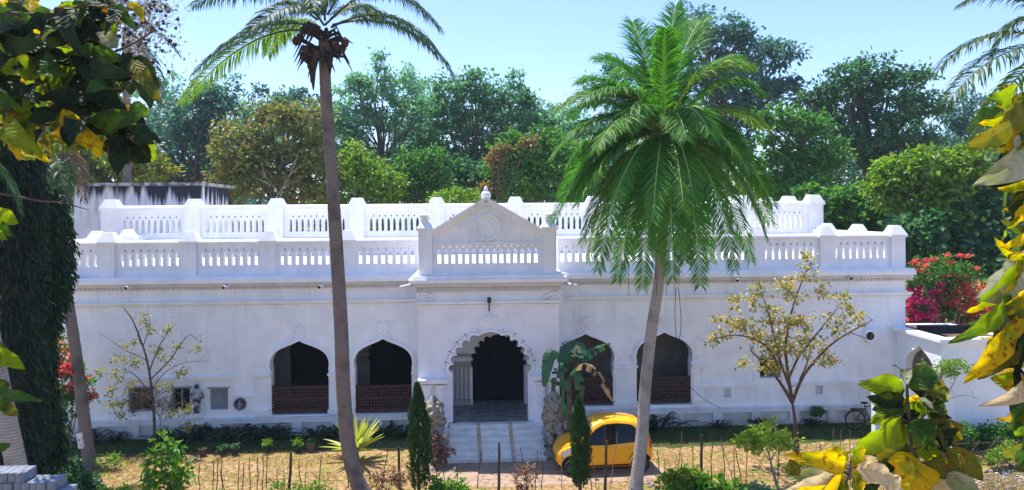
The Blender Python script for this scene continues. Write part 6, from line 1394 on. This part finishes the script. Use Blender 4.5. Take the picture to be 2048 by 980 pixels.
# variegated agave
b = gr(712, 922); t = thing('variegated_agave', 'spiky yellow and green striped agave behind the curved palm trunk', 'plant', b.to_tuple())
AG = leafmat('striped_agave', [(.42, .46, .07), (.30, .38, .05), (.52, .52, .14), (.2, .3, .05)], .35, .4)
mb = MB()
for i in range(46):
    a = i * 2.4 + rnd.uniform(-.2, .2); el = rnd.uniform(.1, 1.35); l = rnd.uniform(1.15, 1.6); d = V(math.cos(a)*math.cos(el), math.sin(a)*math.cos(el), math.sin(el)); b0 = b + V(0, 0, .3); sd = d.cross(V(0, 0, 1)).normalized(); up = sd.cross(d)
    k = 5; vs = []
    for j in range(k + 1):
        f = j / k; w = .075 * math.sin(math.pi * (.15 + .85 * f)) ** .7 if j < k else 0; p = b0 + d*l*f - V(0, 0, .16*l*f*f*(1 - el/1.6)); vs += [p + sd*w + up*w*.4, p, p - sd*w + up*w*.4]
    mb.add(vs, [(j*3+c, j*3+c+1, (j+1)*3+c+1, (j+1)*3+c) for j in range(k) for c in (0, 1)])
mb.build('leaves', AG, t)
MB().tube([b - V(0, 0, .05), b + V(0, 0, .4)], [.14, .08], 8).build('stem', BARK, t)

# lily clumps along the wall
LILY = leafmat('strap_leaves', [(.010, .035, .018), (.022, .06, .03), (.014, .045, .016)], .2, .4, .4)
lilies = [(205, 876, 'clump of dark strap leaves nearest the white banded palm trunk', 1.0), (250, 880, 'low clump of strap leaves below the dark barred window', .7), (330, 884, 'clump of strap leaves behind the bare sapling base', 1.0), (395, 882, 'dense arching strap leaf clump below the standing statue', 1.25), (430, 884, 'spreading strap leaf clump below the shuttered window', 1.0), (480, 882, 'tall strap leaf clump below the black medallion', 1.3), (518, 884, 'strap leaf clump at the left corner of the first arch', 1.25), (556, 884, 'upright narrow strap leaf tuft under the first arch', .9), (632, 882, 'small strap leaf tuft between the first two arches', .9), (672, 882, 'strap leaf clump left of the striped agave', 1.0), (765, 878, 'bent over strap leaf clump under the second arch', 1.1), (812, 880, 'thin strap leaf tuft left of the cypress', .9), (1305, 862, 'thick dark strap leaf clump right of the big palm trunk', 1.3), (1425, 852, 'flattened strap leaf tuft at the stained plinth', .6), (1508, 852, 'sparse strap leaf tuft left of the autumn leaved tree', .7), (1610, 850, 'low strap leaf tuft right of the autumn leaved tree base', .6)]
def lily_bm(n, seed):
    r = random.Random(seed); mb = MB()
    for i in range(n):
        a = r.uniform(0, 6.28); el = r.uniform(.5, 1.35); l = r.uniform(.5, .95); d = V(math.cos(a), math.sin(a), 0); sd = V(-d.y, d.x, 0); vs = []; k = 6; o = V(r.gauss(0, .1), r.gauss(0, .08), 0)
        for j in range(k + 1):
            f = j / k; p = o + d * (l*f*math.cos(el)) + V(0, 0, l*f*math.sin(el) - .75*l*f**2.4*math.sin(el)); w = .035 * (1 - f ** 3) + .002; vs += [p + sd*w, p - V(0, 0, .012), p - sd*w]
        mb.add(vs, [(j*3+c, j*3+c+1, (j+1)*3+c+1, (j+1)*3+c) for j in range(k) for c in (0, 1)])
    return mb
for i, (px, py, lb, sc) in enumerate(lilies):
    p = gr(px, py - 6); o = lily_bm(34, i).build('lily_clump', LILY); o.location = (p.x, min(p.y, -.35), .0); o.scale = (sc * 1.55,) * 3; tag(o, lb, 'plant', 'strap leaf clumps along the wall')

# leafy little shrubs in front
def shrub(label, px, pb, blobs, m, L=.12, W=.08, name='shrub', clr=.16, k=3.0, per=18, cat='shrub', extra=None):
    b = gr(px, pb); Y = b.y; s = (Y - CAMY) / F; t = thing(name, label, cat, b.to_tuple())
    bl = [(tuple(at(x, y, Y + rnd.uniform(-.15, .15))), (r*s, r*s*.8, r*s*.85)) for x, y, r in blobs]
    P, A, N, LL, WW, _ = blob_leaves(bl, clr, k / 1.5, per, L, W, .7); ok = P[:, 2] > .02; leaves('foliage', P[ok], A[ok], N[ok], LL[ok], WW[ok], m, t)
    if extra is not None: P, A, N, LL, WW, _ = blob_leaves(bl, clr, k * .35, 5, L * .6, L * .6, .7); leaves('flowers', P, A, N, LL, WW, extra, t)
    mb = MB()
    for c, r in bl: mb.tube(limb_pts(b, c, .1, 3), [.018, .013, .01, .006], 5)
    mb.build('stems', STICK, t)
REDSH = leafmat('reddish_leaves', [(.22, .09, .06), (.30, .15, .11), (.13, .11, .05), (.34, .22, .16)], .4)
VIV = leafmat('vivid_green_leaves', [(.06, .20, .02), (.10, .26, .02), (.16, .28, .02), (.04, .15, .02)], .4)
ORANGE = leafmat('orange_petals', [(.6, .3, .02), (.65, .42, .03)], .3)
shrub('small leafy sapling with big fresh leaves left of the fence', 340, 990, [(335, 880, 14), (345, 900, 18), (325, 915, 20), (350, 935, 26), (325, 945, 24), (340, 970, 30), (370, 960, 20), (310, 925, 10), (300, 960, 18)], VIV, .30, .15, clr=.24, k=1.5, per=7)
shrub('reddish leaved shrub left of the left cypress', 775, 985, [(755, 945, 16), (775, 955, 20), (795, 945, 16), (760, 970, 16), (795, 965, 18)], REDSH, k=1.3, L=.1, W=.06)
shrub('dull red shrub behind the left cypress at the lion pedestal', 868, 935, [(870, 880, 14), (880, 900, 18), (865, 905, 16), (890, 915, 14)], leafmat('dull_red_leaves', [(.14, .07, .06), (.2, .11, .09), (.08, .06, .04)], .3), k=1.6)
shrub('reddish purple shrub below the right end of the stairs', 1050, 985, [(1030, 945, 14), (1050, 940, 16), (1068, 950, 14), (1040, 965, 14), (1062, 968, 14)], REDSH, k=1.3, L=.1, W=.06)
shrub('dark shrub in the gap between the right guardian lion and the car', 1096, 912, [(1092, 903, 10), (1103, 906, 9)], G_DARK)
shrub('green shrub right of the left cypress at the bottom edge', 885, 995, [(870, 968, 16), (890, 975, 18), (910, 972, 14), (925, 980, 12)], VIV)
shrub('green flowering shrub with orange blooms right of the big palm foot', 1375, 1000, [(1340, 965, 20), (1365, 955, 22), (1390, 960, 20), (1350, 980, 22), (1385, 980, 22), (1415, 970, 16)], VIV, .13, .09, extra=ORANGE)
shrub('broad leaved green plant right of the orange blooms at the bottom edge', 1425, 1005, [(1405, 978, 20), (1430, 975, 20), (1450, 985, 18), (1470, 970, 12)], VIV, .22, .17, clr=.2, k=2.4, per=10)
shrub('low pale green plant under the parasol shaped shrub', 1515, 1000, [(1500, 985, 14), (1525, 980, 14), (1545, 988, 12), (1480, 990, 12)], G_PALE)
shrub('low yellowish weed beside the white banded palm trunk', 215, 940, [(205, 925, 12), (218, 915, 10), (230, 930, 10)], G_LIME, .09, .06)
shrub('dark green weed at the foot of the hanging creepers', 165, 985, [(150, 950, 20), (170, 965, 18), (140, 930, 14), (190, 980, 16)], G_DARK, .15, .09)
shrub('green weed at the front edge left of the fence', 225, 1000, [(215, 985, 16), (245, 982, 14), (190, 990, 14)], VIV, .12, .07)
shrub('small green weed at the fence below the striped agave', 620, 1000, [(600, 978, 10), (630, 975, 12), (655, 985, 12)], VIV, .1, .06)
shrub('green weed at the thick fence post left of the palm', 568, 1000, [(560, 970, 10), (570, 985, 10)], VIV, .1, .06)
shrub('clipped round little shrub on a stem against the stained plinth', 1634, 852, [(1634, 822, 10), (1628, 826, 7), (1641, 826, 7)], G_DARK, .07, .05, clr=.1, k=4)
shrub('dark green hedge clump at the foot of the low wall', 1780, 912, [(1765, 885, 16), (1790, 890, 16), (1755, 895, 12), (1800, 880, 16)], G_DARK, .14, .1)
shrub('pale green shrub at the left end of the crossed branch fence', 1862, 925, [(1850, 880, 16), (1870, 890, 14), (1860, 905, 14), (1885, 875, 12)], G_PALE, .12, .09)
shrub('green shrub behind the crossed branch fence by the porch wall', 1960, 900, [(1930, 868, 18), (1960, 872, 20), (1990, 866, 20), (2020, 870, 20), (2040, 880, 18), (1910, 880, 14)], G_MID, .16, .1)
shrub('green shrub in front of the crossed branch fence at the right', 2020, 935, [(2000, 905, 16), (2025, 900, 18), (2045, 910, 16), (1985, 915, 12)], G_LIME, .14, .09)
shrub('straw coloured dry bush at the bottom right corner', 2000, 1010, [(1975, 970, 20), (2005, 965, 22), (2035, 970, 20)], leafmat('straw_leaves', [(.34, .26, .12), (.26, .22, .08), (.4, .33, .2)], .35), .12, .02)
# pots
POT = mat('dark_plastic_pot', (.03, .028, .028), .6); CLAY = mat('clay_rim_pot', (.16, .10, .07), .8, .4, 6)
def pot(label, px, py, r, m, plant, rimm=None, lift=0):
    r *= .85; p = gr(px, py - 9); t = thing('potted_plant', label, 'potted plant', p.to_tuple(), 'pots along the lawn edge')
    MB().lathe([(r*.7, 0), (r*.95, r*1.7), (r*1.05, r*1.72), (r*1.05, r*1.9), (r*.88, r*1.9), (r*.85, r*1.6)], p, 16).build('pot', m, t, smooth=35)
    if plant is not None:
        P, A, N, LL, WW, _ = blob_leaves([((p.x, p.y, r*1.9 + plant[1]), (plant[1], plant[1], plant[1]))], .12, 3, 12, .1, .06); leaves('foliage', P, A, N, LL, WW, plant[0], t); MB().tube([p + V(0, 0, r*1.5), p + V(0, 0, r*1.9 + plant[1])], .012, 5).build('stem', STICK, t)
pot('dark pot with a pale dusty rim and nothing growing, leftmost of the pots', 405, 921, .17, CLAY, None)
pot('black pot with a thin shoot left of centre of the lawn edge', 446, 920, .15, POT, (G_DARK, .1)); pot('black pot standing close right of the thin shoot pot', 470, 919, .16, POT, (G_DARK, .08))
pot('black pot with a tall lime green leafy top', 537, 914, .13, POT, (G_LIME, .13)); pot('black pot with a lime bushy top next to the thick fence post', 596, 914, .15, POT, (G_LIME, .12)); pot('wide brown pot at the agave end of the lawn edge', 622, 912, .2, CLAY, (G_DARK, .08))

# ------------------------------------------------------------------ fences
fen = thing('stick_fence', 'straggling fence of thin upright sticks and a few thick posts along the front', 'fence', tuple(gr(1000, 985)))
def stake(x, yt, kind=0, xb=None, yb=None):
    yb = yb or rnd.uniform(976, 990); xb = xb if xb is not None else x + rnd.uniform(-3, 3); b = gr(xb, yb); tp = at(x, yt, b.y); r = (.014, .045, .011)[kind]
    pts = [b - V(0, 0, .05)] + [b.lerp(tp, f) + V(rnd.gauss(0, .012), rnd.gauss(0, .012), 0) for f in (.25, .5, .75)] + [tp]
    mb = MB().tube(pts, [r*1.1, r*1.05, r, r*.95, r*.8], 7)
    if kind != 1:
        for q in pts[1:-1]: mb.tube([q, q + V(rnd.uniform(-.05, .05), rnd.uniform(-.03, .03), .04)], .006, 4)
    mb.build('post' if kind == 1 else 'stake', STICKPALE if kind == 2 else STICK, fen)
for a in ((398, 927), (428, 924), (435, 927), (444, 906), (439, 940, 0, 450), (478, 922), (488, 926, 0, 484), (499, 916), (515, 914), (526, 911), (534, 903), (554, 937), (567, 935, 2), (582, 903, 1, 579), (598, 919, 0, 603), (613, 924, 2), (644, 906, 0, 637), (693, 922, 0, 697), (776, 900, 0, 762), (797, 894, 1), (871, 927, 0, 878), (885, 940, 0, 892), (915, 935), (962, 900, 0, 955), (998, 886, 1, 997), (1075, 900, 0, 1070), (1041, 895, 0, 1056), (1085, 920), (1124, 895, 2), (1177, 925, 0, 1184), (1186, 920, 2, 1192), (1213, 881, 1, 1210), (1235, 864, 2, 1218), (1314, 898, 0, 1320), (1330, 918), (1364, 862, 2, 1352), (1364, 911), (1385, 892), (1403, 870, 1), (1423, 864), (1444, 887, 0, 1452), (1441, 874, 2, 1470), (1468, 892), (1471, 897, 0, 1486), (1494, 899, 0, 1492), (1558, 893), (1589, 883, 0, 1588), (1630, 897), (1641, 888), (1667, 857, 2), (1682, 860, 2), (1700, 860, 2), (1760, 890, 0, 1768)): stake(*a)
mb = MB()
for hgt in (.35, .62): 
    pts = [gr(x, 983) + V(0, 0, hgt + rnd.uniform(-.05, .05)) for x in range(395, 1600, 40)]; mb = MB().tube(pts, .004, 4); mb.build('wire', WIRE, fen)
f2 = thing('branch_fence', 'low fence of dark crossed branches at the lower right', 'fence', tuple(gr(1890, 945)))
b = gr(1888, 948); MB().tube([b, at(1886, 868, b.y)], [.09, .075], 8).build('post', BARK, f2)
for (xa, ya), (xb, yb) in (((1845, 915), (2060, 900)), ((1850, 890), (2060, 882)), ((1900, 880), (1960, 950)), ((1960, 880), (1905, 950)), ((1930, 870), (1990, 945)), ((2000, 875), (1945, 945)), ((2040, 880), (1990, 950)), ((1990, 870), (2050, 945)), ((1850, 945), (1885, 885)), ((1840, 900), (1870, 950)), ((1920, 935), (2060, 925))): MB().tube(limb_pts(at(xa, ya, b.y + rnd.uniform(-.1, .1)), at(xb, yb, b.y + rnd.uniform(-.1, .1)), .03, 4), [.022, .02, .018, .015, .01], 6).build('branch', STICK, f2)

# ------------------------------------------------------------------ grass, leaf litter and scraps (uncountable)
def blades(name, label, cat, pts, m, h, w):
    n = len(pts); P = np.array(pts); A = RNG.normal(size=(n, 3)) * .5; A[:, 2] = 1.0; return tag(leaves(name, P, A, rdir(n), h * RNG.uniform(.5, 1.5, n), w, m), label, cat, kind='stuff')
g = [(rnd.uniform(-20, -4.4), rnd.uniform(-2.1, -.25), .005) for _ in range(9000)] + [(rnd.uniform(4.0, 16), rnd.uniform(-2.5, -.25), .005) for _ in range(7000)]
blades('lawn_grass', 'short dark lawn grass in the shade of the mansion', 'grass', g, leafmat('lawn_blades', [(.03, .09, .02), (.05, .12, .02), (.08, .12, .03)], .3), .09, .02)
g = []
while len(g) < 16000:
    x, y = rnd.uniform(-17, 18), rnd.uniform(-8.5, -2.0)
    if noise.noise((x * .55, y * 1.1, 3)) > -.02 and not (-4.6 < x < 4.8 and y > -6.6): g.append((x, y, .002))
blades('dry_grass', 'patchy straw coloured grass on the sunlit earth', 'grass', g, leafmat('dry_blades', [(.32, .24, .06), (.22, .22, .04), (.42, .31, .12), (.14, .17, .03)], .35), .085, .018)
n = 5000; g = np.array([(rnd.uniform(-17, 18), rnd.uniform(-9, -1.2), .012) for _ in range(n)]); tag(leaves('fallen_leaves', g, RNG.normal(size=(n, 3)) * np.array([1, 1, .15]), np.array([0, 0, 1.0]) + RNG.normal(size=(n, 3)) * .25, .09, .06, leafmat('fallen_leaf', [(.30, .19, .09), (.20, .11, .05), (.42, .33, .2)], .2)), 'fallen dry leaves scattered over the earth', 'leaves', kind='stuff')
mb = MB(); sm = [mat('pale_scrap', (.48, .45, .42), .8), mat('blue_scrap', (.12, .3, .55), .6), mat('grey_rubble', (.3, .28, .26), .95)]
for i in range(300):
    if i < 150: p = gr(rnd.uniform(1930, 2060), rnd.uniform(938, 985))
    elif i < 210: p = gr(rnd.uniform(1255, 1480), rnd.uniform(968, 990))
    else: p = gr(rnd.uniform(1590, 1760), rnd.uniform(890, 960))
    r = rnd.uniform(.02, .07); mb.ball(p + V(0, 0, r*.4), (r*rnd.uniform(.7, 1.6), r, r*rnd.uniform(.3, .8)), 6, rnd.choice((0, 0, 2, 2, 2, 2, 2, 1)))
tag(mb.build('rubble', sm), 'pale stones and scraps strewn along the front edge', 'rubble', kind='stuff')
# ------------------------------------------------------------------ hazy air
hz = MB().box(-170, 190, -34, 150, -1.0, 26).build('haze', None)
hm = bpy.data.materials.new('haze_air'); hm.use_nodes = True; N, L = nodes(hm); N.remove(N['Principled BSDF'])
pv = N.new('ShaderNodeVolumePrincipled'); pv.inputs['Color'].default_value = (.72, .87, 1, 1); pv.inputs['Density'].default_value = 0.00045; pv.inputs['Anisotropy'].default_value = .3
L.new(pv.outputs[0], N['Material Output'].inputs['Volume']); hz.data.materials.clear(); hz.data.materials.append(hm); tag(hz, 'thin blue haze in the air between the trees', 'haze', kind='stuff')
